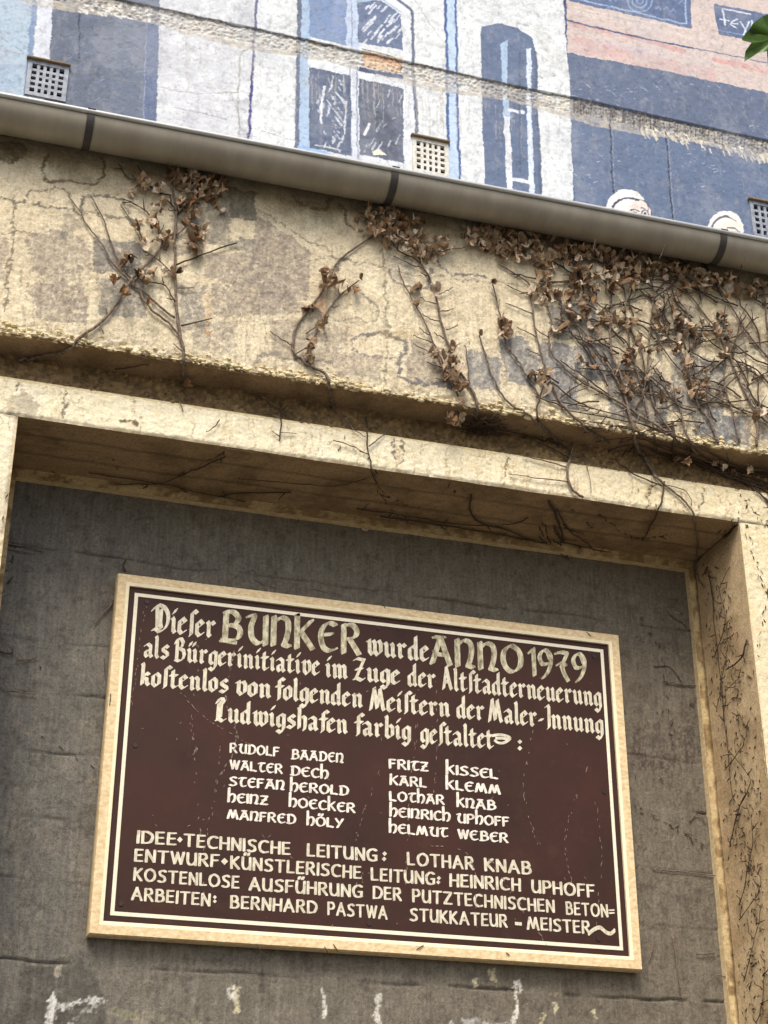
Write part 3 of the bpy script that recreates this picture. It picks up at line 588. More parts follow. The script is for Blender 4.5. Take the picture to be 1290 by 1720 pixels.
# ================================================================ GUTTER
RY = PP-.165; R_ = .076
g0, g1 = at(0, 160, RY), at(1290, 405, RY)
slope = (g1.z-g0.z)/(g1.x-g0.x); gx = lambda x: g0.z+(x-g0.x)*slope
print('gutter slope', slope, 'rim z', g0.z)
gut = empty('roof_gutter', (g0.x, RY+R_, g0.z), 'long half round grey zinc gutter running under the mural', 'gutter')
def gutprof(r, y0, dz=0):      # outer half circle, back to front
    return [(y0+r*math.cos(a), -r*math.sin(a)+dz) for a in np.linspace(0, math.pi, 25)]
yc = RY+R_
mb = MB(); xs = [-1.6]+list(np.linspace(-.2, 3.7, 60))+[5.2]; out = gutprof(R_, yc); inn = gutprof(R_-.002, yc)[::-1]; pr = out+inn; n_ = len(pr)
for x in xs:
    w_ = .0012*math.sin(x*7)+.0008*math.sin(x*19); mb.v += [(x, y, gx(x)+z*(1+w_*6)) for y, z in pr]
for i in range(len(xs)-1):
    for j in range(n_):
        a_, b_ = i*n_+j, i*n_+(j+1) % n_; mb.f.append((a_, b_, b_+n_, a_+n_))
mb.build('trough', M_ZINC, gut, True)
mb = MB(); mb.tube([(x, RY-.004, gx(x)+.001) for x in xs], .0085, 12); mb.build('rim_bead', M_ZRIM, gut, True)
for u, v in ((149, 225), (661, 322), (1215, 428)):
    p = at(u, v, RY+.02); wd = .013; mb = MB(); P1 = gutprof(R_+.004, yc)
    x0, x1 = p.x-wd, p.x+wd; ring = [(y, z) for y, z in P1]+[(RY-.015, .006), (RY-.008, .012), (RY+.012, .010)]
    for i, (y, z) in enumerate(ring):
        cy, cz_ = (yc-y), (-z); L = math.hypot(cy, cz_) or 1; y2, z2 = y+cy/L*.003, z+cz_/L*.003
        mb.v += [(x0, y, gx(x0)+z), (x1, y, gx(x1)+z), (x1, y2, gx(x1)+z2), (x0, y2, gx(x0)+z2)]
    for i in range(len(ring)-1):
        for j in range(4): mb.f.append((i*4+j, i*4+(j+1) % 4, i*4+4+(j+1) % 4, i*4+4+j))
    mb.f += [(0,1,2,3), tuple(len(mb.v)-4+k for k in (3,2,1,0))]
    mb.build('bracket', M_STRAP, gut)
x = at(560, 320, RY).x
# lean-to roof edge between gutter and mural wall
rf = mk('eaves_roof', [(-1.6, yc+.04, gx(-1.6)+.004), (5.2, yc+.04, gx(5.2)+.004), (5.2, MU+.03, gx(5.2)+.2), (-1.6, MU+.03, gx(-1.6)+.2), (-1.6, yc+.04, gx(-1.6)-.02), (5.2, yc+.04, gx(5.2)-.02), (5.2, MU+.03, gx(5.2)+.17), (-1.6, MU+.03, gx(-1.6)+.17)],
   [(0,1,2,3),(7,6,5,4),(0,4,5,1),(1,5,6,2),(2,6,7,3),(3,7,4,0)], M_ROOF)
tag(rf, 'narrow metal roof strip draining into the grey gutter, behind its rim', 'roof')
# ================================================================ SIGN
c4 = [at(*q, SG) for q in ((198,961),(1038,1068),(1080,1632),(147,1568))]
sx0, sx1 = (c4[0].x+c4[3].x)/2, (c4[1].x+c4[2].x)/2; sz1, sz0 = (c4[0].z+c4[1].z)/2, (c4[2].z+c4[3].z)/2
sign = empty('memorial_sign', (sx0, SG, sz0), 'dark brown board with ochre frame and cream German lettering, hanging in the recess', 'sign')
mb = MB(); mb.box(sx0+.01, sx1-.01, SG+.004, BK-.003, sz0+.01, sz1-.01); mb.build('board', M_BOARD, sign)
def ringf(a, b, y0, y1):   # bevelled picture-frame ring: outer inset a at y0, inner inset b at y1
    o = [(sx0+a, y0, sz0+a), (sx1-a, y0, sz0+a), (sx1-a, y0, sz1-a), (sx0+a, y0, sz1-a)]; i = [(sx0+b, y1, sz0+b), (sx1-b, y1, sz0+b), (sx1-b, y1, sz1-b), (sx0+b, y1, sz1-b)]
    return o+i, [(k, (k+1) % 4, 4+(k+1) % 4, 4+k) for k in range(4)]
fr = MB()
v, f = ringf(0, .0035, SG+.004, SG-.006); fr.add(v, f); v, f = ringf(.0035, .031, SG-.006, SG-.006); fr.add(v, f); v, f = ringf(0, 0, BK-.006, SG+.004); fr.add(v, f)
fo = fr.build('frame', M_FRAME, sign); bv = MB(); v, f = ringf(.031, .042, SG-.006, SG-.0045); bv.add(v, f); v, f = ringf(.042, .0425, SG-.0045, SG+.004); bv.add(v, f); bv.build('inner_bevel', M_FRIN, fo)
def rect_line(ins, wd, mat, name):
    b = MB(); v, f = ringf(ins, ins+wd, SG+.0030, SG+.0030); b.add(v, f); return b.build(name, mat, sign)
rect_line(.062, .012, M_WHITE, 'border_line')
# --- lettering drawn with a broad pen
def parse(s):
    out = {}
    for ln in s.strip().splitlines():
        k, r = ln.split(' ', 1); st = []
        for seg in r.split('/'):
            seg = seg.strip(); sm = seg.startswith('~'); seg = seg.lstrip('~')
            st.append((sm, [tuple(float(c)/100 for c in p.split(',')) for p in seg.split()]))
        out[k] = st
    return out
TEX = parse('''a -4,80 14,92 36,78 36,22 48,10/34,56 4,42/2,44 2,20 14,8 34,24
b -6,146 0,136 0,22 16,8 40,24/0,74 22,90 40,76 40,24
c 38,78 22,90 0,76 0,22 16,8 36,22
d 40,146 40,22 50,10/38,78 20,90 0,74 0,22 16,8 38,24
e 0,76 0,22 16,8 38,22/0,76 18,92 38,74 6,50
f 8,128 8,12 2,4/8,126 22,142 40,130/-12,88 32,88
ſ 8,128 8,12 2,4/8,126 22,142 40,130
g 40,84 40,0 22,-30 -2,-16/38,80 20,90 0,74 0,24 16,10 38,26
h -6,146 0,136 0,12/0,74 22,90 40,76 40,24 34,2
i -7,88 2,78 2,22 12,10/2,116 14,136
j 0,0
k -6,146 0,136 0,12/4,52 22,86 40,76/10,50 26,48 30,22 42,10
l -6,146 0,136 0,22 12,8
m -7,88 2,78 2,16 10,8/4,74 22,90 36,78 36,16 44,8/38,74 56,90 70,78 70,22 80,10
n -7,88 2,78 2,16 10,8/4,74 24,90 40,78 40,22 50,10
o 20,92 0,76 0,24 20,8 40,24 40,76 20,92
r -7,88 2,78 2,20 12,10/4,74 22,90 36,78
s 38,80 20,92 2,76 4,60 36,42 38,24 20,8 -4,18
t 2,118 2,22 16,8 32,20/-14,88 28,88
u -7,88 2,78 2,22 16,8 38,26/34,88 42,78 42,22 52,10
v -10,84 0,92 2,76 2,24 20,6 42,26/14,84 30,92 42,74 42,26
w -10,84 0,92 2,76 2,24 18,6 36,24/26,90 36,78 36,20/36,24 52,6 74,26/48,84 62,92 74,74 74,26
ü -7,88 2,78 2,22 16,8 38,26/34,88 42,78 42,22 52,10/4,112 12,132/30,112 38,132
- 0,48 24,52
D -14,118 4,140 34,148/~20,150 58,140 84,108 86,60 64,20 30,4/-8,12 10,18 34,4/14,138 20,26/40,128 38,50 46,24
B 4,140 4,16/-8,120 4,146 30,152 46,128 36,98 12,88/20,88 50,78 58,48 48,20 22,6 -4,14
Z -4,136 12,146 56,140/54,140 6,14/-4,12 14,18 44,6 56,18/8,76 44,80
A 30,148 4,8/26,150 58,22 66,10/10,56 48,52
M 0,6 22,146/20,148 44,20/44,20 62,146/60,146 84,22 92,10
I -12,140 2,150 10,136 10,12 2,2
L 6,120 4,14/-6,122 8,150 30,150 38,132 26,112/22,138 20,30/-4,12 14,18 36,6 50,18
''')
UNC = parse('''B 4,92 4,8/~0,94 26,96 44,78 34,58 12,52/~14,54 44,50 52,28 36,8 -6,4
U ~-6,88 14,92 4,56 8,22 28,6 50,18/52,94 52,4
N 2,94 2,4/~4,76 24,94 46,86 50,58 44,26 36,8/36,8 54,4
n 2,94 2,4/~4,76 24,94 46,86 50,58 44,26 36,8/36,8 54,4
K 2,108 2,2/50,94 8,48/14,56 54,4
k 2,145 2,2/44,92 8,48/14,56 50,4
E ~52,88 30,94 10,76 4,46 14,14 34,4 54,12/6,52 40,58
e 4,94 4,6/4,92 40,94/4,50 36,52/4,6 42,6
R 2,94 2,4/~0,90 28,96 46,78 38,56 10,48/22,50 54,4
A 30,94 0,4/10,94 42,94/30,94 60,4/10,36 46,36
D 4,92 4,8/~-4,92 24,94 50,76 54,44 42,14 14,4 -6,8
O ~30,96 8,78 0,48 8,18 30,4 54,20 62,50 54,80 30,96
L 2,94 2,8/2,8 24,10 44,4
F 4,92 4,4/4,90 24,92 44,90/4,52 36,54
W -2,94 18,6/18,6 34,86/32,92 52,6/52,6 70,94
T ~-2,84 12,92 48,92/~24,90 12,50 18,14 34,6 48,14
h 2,145 2,4/~4,62 22,86 44,76 48,46 42,20 32,2
C ~50,84 30,94 10,76 2,48 10,16 32,4 50,14
S ~46,86 26,94 6,78 14,58 36,46 46,24 26,6 -2,12
I 2,94 2,4
Z -2,90 44,90/42,88 2,10/-2,8 46,8/10,50 36,52
M 0,4 18,92/18,92 38,14/38,14 54,92/54,92 74,4
H 2,94 2,4/50,94 50,4/2,50 50,50
Y -2,94 24,46/52,94 10,4
P 2,94 2,4/~0,90 30,94 48,74 34,50 6,46
Ö ~30,96 8,78 0,48 8,18 30,4 54,20 62,50 54,80 30,96/16,110 20,128/38,110 44,128
1 -10,78 8,94/8,94 8,2
9 ~46,66 34,92 12,88 0,66 12,44 34,46/~34,92 50,76 48,44 32,14 12,-4
7 -4,88 20,94 46,92/46,90 18,44/~20,46 26,24 44,-4/0,48 14,56 36,48
''')
ROM = parse('''A 28,96 0,3/26,96 58,3/10,34 46,34
B 4,94 4,6/~2,93 28,94 42,74 28,54 6,52/~8,53 40,48 48,26 34,6 2,6
C ~52,86 30,94 8,76 2,48 10,18 32,5 52,12
D 4,94 4,6/~2,93 30,92 54,70 56,42 40,12 2,6
E 4,94 4,6/4,92 40,94/4,51 36,53/4,7 42,8
F 4,94 4,4/4,92 42,94/4,50 36,52
G ~54,86 32,95 8,76 2,48 10,16 34,5 54,14/52,14 52,46/36,46 54,46
H 4,95 4,4/50,95 50,4/4,50 50,50
I 4,95 4,4
K 4,95 4,4/46,94 8,48/12,54 50,4
L 4,95 4,7/4,7 40,8
M 0,4 16,94/16,94 38,14/38,14 56,94/56,94 74,4
N 4,4 4,94/4,94 50,6/50,6 50,95
O ~32,96 10,80 2,50 10,18 32,4 56,20 64,50 56,80 32,96
P 4,95 4,4/~4,92 32,94 46,72 34,48 6,46
R 4,95 4,4/~4,92 32,94 44,74 34,54 6,48/22,50 50,4
S ~44,86 26,94 6,80 12,58 36,44 42,22 24,5 0,12
T -4,92 48,93/22,92 22,4
U ~4,95 4,30 16,8 36,8 48,28/50,95 50,4
Ü ~4,95 4,30 16,8 36,8 48,28/50,95 50,4/14,112 20,128/36,112 42,128
W -4,95 14,6/14,6 32,84/30,92 50,6/50,6 66,95
Z -2,92 46,92/46,90 0,8/0,7 48,7
= 0,56 20,60/0,34 20,38
''')
def smooth(p, k=4):
    if len(p) < 3: return p
    o = []; q = [p[0]]+list(p)+[p[-1]]
    for i in range(1, len(q)-2):
        a, b, c, d = (np.array(q[j]) for j in (i-1, i, i+1, i+2))
        for t in np.linspace(0, 1, k, endpoint=False): o.append(tuple(.5*((2*b)+(-a+c)*t+(2*a-5*b+4*c-d)*t*t+(-a+3*b-3*c+d)*t**3)))
    return o+[p[-1]]
def hull(P):
    P = sorted(set((round(a, 7), round(b, 7)) for a, b in P)); L = []; U = []
    cr = lambda o, a, b: (a[0]-o[0])*(b[1]-o[1])-(a[1]-o[1])*(b[0]-o[0])
    for p in P:
        while len(L) > 1 and cr(L[-2], L[-1], p) <= 1e-12: L.pop()
        L.append(p)
    for p in reversed(P):
        while len(U) > 1 and cr(U[-2], U[-1], p) <= 1e-12: U.pop()
        U.append(p)
    return L[:-1]+U[:-1]
LY = SG+.0030
def pen(mb, strokes, nib, ang, thick, tf):
    c, s = math.cos(ang), math.sin(ang); crn = [(nib/2*c*i-thick/2*s*j, nib/2*s*i+thick/2*c*j) for i in (-1, 1) for j in (-1, 1)]; k = 0
    for sm, P in strokes:
        P = smooth(P) if sm else P
        for a, b in zip(P[:-1], P[1:]):
            h = [tf(x, y) for x, y in hull([(q[0]+d[0], q[1]+d[1]) for q in (a, b) for d in crn])]
            y = LY-.00006*k; k = (k+1) % 14; mb.add([(p[0], y, p[1]) for p in h], [tuple(range(len(h)))])
def word(mb, txt, font, p0, p1, hpx, nib, ang, thick, gap):
    A, B = at(*p0, LY), at(*p1, LY); um = (p0[0]+p1[0])/2; vm = (p0[1]+p1[1])/2
    hh = at(um, vm-hpx, LY).z-at(um, vm, LY).z
    x = 0; pl = []
    for ch in txt:
        if ch == ' ': x += .5; continue
        g = font[ch]; xs_ = [q[0] for _, P in g for q in P]; lo, hi = min(xs_), max(xs_)
        if ch in 'i' and font is TEX: lo, hi = -.07, .12
        if ch in 'ſf' and font is TEX: lo, hi = -.06, .16
        if ch == 't' and font is TEX: lo, hi = -.08, .28
        pl.append((g, x-lo)); x += hi-lo+gap
    tot = x-gap+nib*math.cos(ang); sc = (B.x-A.x)/tot; sl = (B.z-A.z)/(B.x-A.x); off = nib*math.cos(ang)/2
    for g, ox in pl:
        j = random.uniform(-.012, .012); jr = random.uniform(-.02, .02)
        def tf(a, b, ox=ox, j=j, jr=jr):
            X_ = A.x+(a+ox+off+b*jr)*sc; return X_, A.z+(X_-A.x)*sl+(b+j)*hh
        pen(mb, g, nib, ang, thick, tf)
R40 = math.radians(38)
def line_of(name, mat, words, font, hpx, nib, ang, thick, gap, extra=None):
    for w_ in words:
        mb = MB(); word(mb, w_[0], font, w_[1], w_[2], w_[3] if len(w_) > 3 else hpx, nib, ang, thick, gap); mb.build(name, mat, sign)
    if extra: extra(mat)
def tex(words, extra=None, mat=M_LET):
    line_of('blackletter_word', mat, words, TEX, 26, .27, R40, .045, .28, extra)
def mark(mb, pts, wpx, sm=False, k0=0):
    P = [at(*q, LY) for q in (smooth(pts, 6) if sm else pts)]; wd = wpx*.0021/2
    for i, (a, b) in enumerate(zip(P[:-1], P[1:])):
        wa = wd[i] if hasattr(wd, '__len__') else wd; d = Vector((b.x-a.x, b.z-a.z)); L = d.length or 1; d /= L; nx, nz_ = -d.y*wa, d.x*wa
        y = LY-.00006*((k0+i) % 14); mb.add([(a.x+nx, y, a.z+nz_), (a.x-nx, y, a.z-nz_), (b.x-nx, y, b.z-nz_), (b.x+nx, y, b.z+nz_)], [(0,1,2,3)])
def diamond(mat, u, v, r=3.4):
    mb = MB(); mb.add([(p.x, LY-.0009, p.z) for p in (at(u-r, v, LY), at(u, v+r, LY), at(u+r, v, LY), at(u, v-r, LY))], [(0,1,2,3)]); mb.build('painted_dot', mat, sign)
word_D = (['Dieſer', (252,1060), (361,1073), 29],)
tex([('Dieſer', (252,1061), (361,1073), 31), ('wurde', (615,1100), (721,1113), 28)])
for t_, a, b, h_ in (('BUNKER', (368,1077), (607,1101), 53), ('ANNO', (722,1116), (880,1132.5), 49), ('1979', (888,1134), (986,1145), 48)):
    mb = MB(); word(mb, t_, UNC, a, b, h_, .185, math.radians(28), .06, .26)
    if t_ == 'BUNKER': mark(mb, [(370,1074),(384,1078),(398,1080)], 6)
    mb.build('gold_word', M_GOLD, sign)
tex([('als', (240,1104.5), (283,1109)), ('Bürgerinitiative', (291,1111), (537,1136)), ('im', (546,1138), (584,1142)), ('Zuge', (592,1143), (672,1151)), ('der', (685,1153), (732,1157.5)), ('Altſtadterneuerung', (743,1158.6), (1011,1188))])
tex([('koſtenlos', (234,1152), (383,1165.5)), ('von', (394,1167.5), (455,1174)), ('folgenden', (463,1175), (609,1190)), ('Meiſtern', (620,1193), (756,1206)), ('der', (767,1207), (814,1211.5)), ('Maler-Innung', (820,1212.5), (1014,1234))])
def flo(mat):
    mb = MB(); mark(mb, [(826,1236),(838,1234),(850,1236),(857,1240),(848,1247),(838,1248),(830,1243)], 4.5, True); mark(mb, [(832,1240),(845,1240),(854,1242)], 5, False, 8); mb.build('painted_flourish', mat, sign); diamond(mat, 873, 1246, 4); diamond(mat, 873, 1257, 4.2)
tex([('Ludwigshafen', (360,1212), (584,1234)), ('farbig', (596,1235), (690,1245)), ('geſtaltet', (706,1248), (829,1259))], flo)
def names(rows, mat=M_LETN):
    line_of('name_word', mat, rows, UNC, 16.5, .175, math.radians(28), .10, .22)
names([('RUDOLF', (385.5,1264), (469,1271)), ('BAADEn', (488.6,1274.7), (577,1281.5))])
names([('WALTER', (385,1292), (475,1300)), ('DECh', (487,1302), (552,1308.6))])
names([('STEFAn', (384,1320), (478,1327)), ('hEROLD', (487,1329), (586,1336.7))])
names([('hEInZ', (382,1347), (450.4,1352.6)), ('hOECkER', (485,1355), (597,1365.8))])
names([('MAnFRED', (381,1375), (497,1384.6)), ('hÖLY', (515,1386), (577.4,1391.6))])
names([('FRITZ', (653.4,1290.7), (720,1296.3)), ('kISSEL', (749,1300), (837,1308.7))])
names([('KARL', (654.5,1317.7), (717,1323)), ('kLEMM', (749,1325.5), (841,1334.8))])
names([('LOThAR', (654,1345), (747,1352)), ('knAB', (767,1355), (833.5,1361.4))])
names([('hEInRICh', (654,1371), (757,1380)), ('UPhOFF', (766.5,1382), (856,1388.4))])
names([('hELMUT', (653.4,1398.6), (752.6,1407)), ('WEBER', (768.4,1408.8), (854,1416))])
def rom(rows, extra=None):
    line_of('roman_word', M_LET, rows, ROM, 22, .152, math.radians(14), .11, .24, extra)
rom([('IDEE', (229,1416.5), (296,1420.7)), ('TECHNISCHE', (308,1421.7), (488,1436.7)), ('LEITUNG', (515,1438.3), (634,1447.7)), ('LOTHAR', (684,1453), (797,1461)), ('KNAB', (814,1463), (893,1469))],
    lambda mb: (diamond(mb, 302, 1410.5, 5), diamond(mb, 646, 1434, 4), diamond(mb, 645, 1443, 4)))
rom([('ENTWURF', (225,1447), (368,1457)), ('KÜNSTLERISCHE', (386.7,1459), (607,1476.7)), ('LEITUNG', (623,1479), (731,1487)), ('HEINRICH', (755,1489), (875,1497.3)), ('UPHOFF', (893,1499.5), (1000,1507.7))],
    lambda mb: (diamond(mb, 377, 1447, 6), diamond(mb, 737, 1475, 3.6), diamond(mb, 736, 1482, 3.6)))
rom([('KOSTENLOSE', (223.5,1479), (402,1493)), ('AUSFÜHRUNG', (417.5,1495), (609.5,1508.5)), ('DER', (625.8,1510), (675,1513.6)), ('PUTZTECHNISCHEN', (692.7,1515), (932,1533.3)), ('BETON', (950.7,1536), (1022,1541)), ('=', (1023,1541), (1033,1542))])
def fl2(mat):
    mb = MB()
    for i, o in enumerate((-1.5, 1.5)):
        mark(mb, [(988,1569+o),(998,1561+o),(1008,1558+o),(1018,1566+o),(1026,1568+o),(1033,1562+o)], 3.4, True, 5*i)
    mb.build('painted_flourish', mat, sign); diamond(mat, 360.7, 1507, 3.4); diamond(mat, 360.7, 1514, 3.4); mb = MB(); mark(mb, [(865,1551),(876.5,1552)], 5); mb.build('painted_dash', mat, sign)
rom([('ARBEITEN', (220,1511.5), (353,1522.5)), ('BERNHARD', (386,1525.3), (533,1535)), ('PASTWA', (550,1536.5), (651,1544.4)), ('STUKKATEUR', (688,1546.7), (853,1558.3)), ('MEISTER', (885,1561), (992,1569))], fl2)
# screws and scratches
for u, v in ((247,1011),(635,1055),(998,1103),(227,1252),(1015,1330),(203,1518),(1005,1577),(620,1551)):
    p = at(u, v, LY); mb = MB(); r = .0075
    vv = [(p.x+r*math.cos(a), LY-.0015, p.z+r*math.sin(a)) for a in np.linspace(0, 6.283, 11)[:-1]]+[(p.x+r*1.1*math.cos(a), LY+.0012, p.z+r*1.1*math.sin(a)) for a in np.linspace(0, 6.283, 11)[:-1]]
    mb.add(vv, [tuple(range(10))]+[(i, (i+1) % 10, 10+(i+1) % 10, 10+i) for i in range(10)]); mb.add([(p.x-.005, LY-.0017, p.z-.0008), (p.x+.005, LY-.0017, p.z-.0008), (p.x+.005, LY-.0017, p.z+.0008), (p.x-.005, LY-.0017, p.z+.0008)], [(0,1,2,3)])
    mb.build('screw', M_SCREW, sign)
mb = MB()
def scr(u, v, du, dv, w_=1.2):
    a, b = at(u, v, LY), at(u+du, v+dv, LY); d = Vector((b.x-a.x, b.z-a.z)); L = max(d.length, 1e-5); n = Vector((-d.y, d.x))/L*(w_*.0011)
    mb.add([(a.x, LY-.001, a.z), (a.x+d.x*.5+n.x, LY-.001, a.z+d.y*.5+n.y), (b.x, LY-.001, b.z), (a.x+d.x*.5-n.x, LY-.001, a.z+d.y*.5-n.y)], [(0,1,2,3)])
for tr in ([(245,1010),(232,1100),(222,1180)], [(262,1010),(330,1080),(320,1200),(330,1260)], [(300,1160),(350,1210),(420,1250)], [(390,1080),(385,1240)], [(395,1090),(380,1170),(398,1240),(372,1300)], [(322,1190),(330,1330),(345,1540)], [(310,1390),(380,1360)], [(370,1250),(360,1340),(330,1480)],
           [(690,1080),(700,1200),(690,1320),(680,1480)], [(725,1080),(735,1220),(728,1330)], [(550,1180),(620,1160),(660,1150)], [(990,1280),(950,1400),(960,1480)], [(1000,1340),(1010,1440),(1000,1550)], [(930,1450),(980,1520)], [(660,1500),(670,1590)], [(820,1440),(860,1500),(920,1590)], [(600,1480),(580,1560)], [(540,1430),(560,1560)], [(270,1180),(300,1250)], [(900,1200),(880,1330),(905,1420)], [(640,1290),(600,1400),(610,1480)], [(720,1420),(790,1440),(800,1560)]):
    T_ = smooth(tr, 8)
    for a, b in zip(T_[:-1], T_[1:]):
        for k in range(2):
            if random.random() < .62:
                t_ = random.random(); u, v = a[0]+(b[0]-a[0])*t_, a[1]+(b[1]-a[1])*t_; L = random.uniform(3, 9)/max(1, math.hypot(b[0]-a[0], b[1]-a[1]))
                scr(u+random.uniform(-2, 2), v, (b[0]-a[0])*L+random.uniform(-1.5, 1.5), (b[1]-a[1])*L, random.uniform(.7, 1.8))
for q in range(60): scr(random.uniform(240, 1010), random.uniform(1020, 1560), random.uniform(-7, 7), random.uniform(-6, 9), random.uniform(.6, 1.3))
so_ = mb.build('scratch_marks', M_SCR, sign); so_['kind'] = 'stuff'
# twigs stuck on the frame
mb = MB()
for u, v, du, dv in ((445,985,-20,-12),(640,1012,8,10),(690,1020,5,-7),(805,1040,9,-9),(985,1062,8,7),(525,990,25,6),(452,985,14,4),(175,1105,2,40),(186,1165,-2,20),(430,1585,10,16),(545,1590,6,12),(560,1586,8,14),(700,1595,12,-8),(850,1600,6,5),(1068,1460,5,-8),(1066,1300,2,9)):
    a, b = at(u, v, SG-.008), at(u+du, v+dv, SG-.008); mb.tube([a, (a+b)/2+Vector((0, -.002, 0)), b], [.0012, .0018, .001], 5)
o_ = mb.build('frame_marks', M_STEMD, sign); o_['kind'] = 'stuff'
# ================================================================ VINES
def surf(u, v, off=.010):
    """point on the wall surface seen at (u,v), lifted towards the viewer"""
    p = at(u, v, PP)
    if p.z >= zP: return p+Vector((0, -off, 0)), Vector((0, -1, 0))
    p = at(u, v, FF)
    if p.z > zL:
        q = at(u, v, GG)
        d = ray(u, v); yy = (zP-CZ)/d.z*d.y
        if q.z > zP: r = at(u, v, yy); return r+Vector((0, -.004, -off)), Vector((0, 0, -1))
        return q+Vector((0, -off-.008, 0)), Vector((0, -1, 0))
    if p.z > zS or p.x < xL or p.x > xR: return p+Vector((0, -off, 0)), Vector((0, -1, 0))
    d = ray(u, v); yy = (zS-CZ)/d.z*d.y
    if yy < TR:
        r = at(u, v, yy); return (r+Vector((0, 0, -off)), Vector((0, 0, -1)))
    q = at(u, v, BK)
    if q.x > xR: t_ = xR/d.x; return Vector((xR-off, d.y*t_, CZ+d.z*t_)), Vector((-1, 0, 0))
    return at(u, v, BK-.002-off*.5), Vector((0, -1, 0))
def stem(mb, pts, r0, r1, wig=.95, off=.010, sm=6):
    P = smooth(pts, sm); o = []; k = len(P); ph = random.uniform(0, 99)
    for i, (u, v) in enumerate(P):
        a = mnoise.noise(Vector((i*.55, ph, 0)))*wig*2; b = mnoise.noise(Vector((i*.55, ph, 7)))*wig*2; e = .004*mnoise.noise(Vector((i*.4, ph, 3)))
        o.append(surf(u+a, v+b, off+e)[0])
    mb.tube(o, [r0+(r1-r0)*i/(k-1)+.0004*random.uniform(-1, 1) for i in range(k)], 6); return P
def side(mb, P, every, lo, hi, sgn=None, ang=(35, 65), r=.0021, skip=0):
    s = 1
    for i in range(skip+1, len(P)-1, every):
        (u0, v0), (u1, v1) = P[i-1], P[i+1]; L = math.hypot(u1-u0, v1-v0) or 1; dx, dy = (u1-u0)/L, (v1-v0)/L
        s = -s if sgn is None else sgn; a = math.radians(random.uniform(*ang))*s; ex, ey = dx*math.cos(a)-dy*math.sin(a), dx*math.sin(a)+dy*math.cos(a); l = random.uniform(lo, hi)
        q = [P[i], (P[i][0]+ex*l*.5+random.uniform(-1, 1), P[i][1]+ey*l*.5+random.uniform(-1, 1)), (P[i][0]+ex*l, P[i][1]+ey*l-random.uniform(0, 3))]
        stem(mb, q, r*1.25, r*.55, .7, .013, 3)
# dry leaf shapes
LEAFS = []
def leafmesh(k):
    r = random.Random(100+k); n1 = 9
    cv1, cv2, tw = r.uniform(.6, 3.2)*r.choice((-1, 1)), r.uniform(.6, 2.4)*r.choice((-1, 1)), r.uniform(-1.3, 1.3)
    out = [(0, .04), (.20, -.10), (.46, .02), (.56, .28), (.50, .50), (.26, .78), (.04, 1.0)] if k % 3 else [(0, .04), (.24, -.08), (.46, .12), (.40, .34), (.54, .58), (.24, .70), (.02, 1.02)]
    rim = [(x, y) for x, y in out]+[(-x*r.uniform(.8, 1.1), y+r.uniform(-.05, .05)) for x, y in out[-2:0:-1]]
    mid = [(x*.5, .45+(y-.45)*.5) for x, y in rim]
    pts = [(0, .45)]+mid+rim
    def bend(x, y):
        z = cv1*x*x+.25*cv2*math.sin(y*3)+.12*r.uniform(-1, 1); x2 = x*math.cos(tw*y)-.0*z; z2 = z+x*math.sin(tw*y)
        return (x2*.85, (y-.2)*(1-.25*abs(cv2)/2.4*y), z2)
    V = [bend(*p) for p in pts]; n = len(rim); F = []
    for i in range(n):
        j = (i+1) % n; F += [(0, 1+i, 1+j), (1+i, 1+n+i, 1+n+j), (1+i, 1+n+j, 1+j)]
    b_ = len(V); V += [(-.02, -.2, .0), (.02, -.2, .0), (.12, -.5, -.2), (.25, -.8, -.45), (.28, -.8, -.43), (.15, -.5, -.17)]; F += [(b_, b_+1, b_+5), (b_, b_+5, b_+2), (b_+2, b_+5, b_+4), (b_+2, b_+4, b_+3)]
    me = bpy.data.meshes.new('leaf'); me.from_pydata(V, [], F); me.update(); me.materials.append(M_LEAF[(0, 1, 2, 1, 0, 1, 3, 0, 1, 2, 0, 1)[k % 12]])
    me.polygons.foreach_set('use_smooth', [False]*len(F)); return me
LEAFS = [leafmesh(k) for k in range(16)]
def leaf(parent, u, v, size=None, k=None, off=None):
    p, nrm = surf(u, v, off if off is not None else random.uniform(.012, .045))
    o = bpy.data.objects.new('leaf', LEAFS[k if k is not None else random.randrange(16)]); COL.objects.link(o)
    z = Vector((random.gauss(0, .5), -1, random.gauss(.25, .55))).normalized() if nrm.y < -.5 else Vector((random.gauss(0, .5), -.6, -.7)).normalized()
    dn = Vector((random.gauss(0, .7), random.gauss(0, .2), -1)); y = (dn-z*dn.dot(z)).normalized(); x = y.cross(z)
    s = size or random.choice((random.uniform(.018, .032), random.uniform(.028, .046))); R = Matrix((x, y, z)).transposed().to_4x4()
    o.parent = parent; o.matrix_parent_inverse = Matrix.Translation(parent.location).inverted()
    o.matrix_basis = Matrix.Translation(p) @ R @ Matrix.Diagonal((s*random.uniform(.8, 1.1), s, s*random.uniform(.7, 1.2), 1))
def cluster(parent, cx, cy, rx, ry, n, size=None):
    for q in range(n):
        a = random.uniform(0, 6.283); r = random.random()**.6*1.25*random.uniform(.7, 1.25); leaf(parent, cx+rx*r*math.cos(a), cy+ry*r*math.sin(a), size)
def vine(label, stems, root, group=None, name='dead_vine', dark=False, cat='vine'):
    e = empty(name, surf(*root)[0], label, cat, group)
    for pts, r0, r1, sd in stems:
        mb = MB(); P = stem(mb, pts, r0*.0013+.0002, r1*.0013+.0003)
        if sd: side(mb, P, *sd)
        mb.build('branch', M_STEMD if dark or r0 in (2.4, 2.6, 2.2) else M_STEM, e, True)
    return e
T1 = (4, 10, 26)
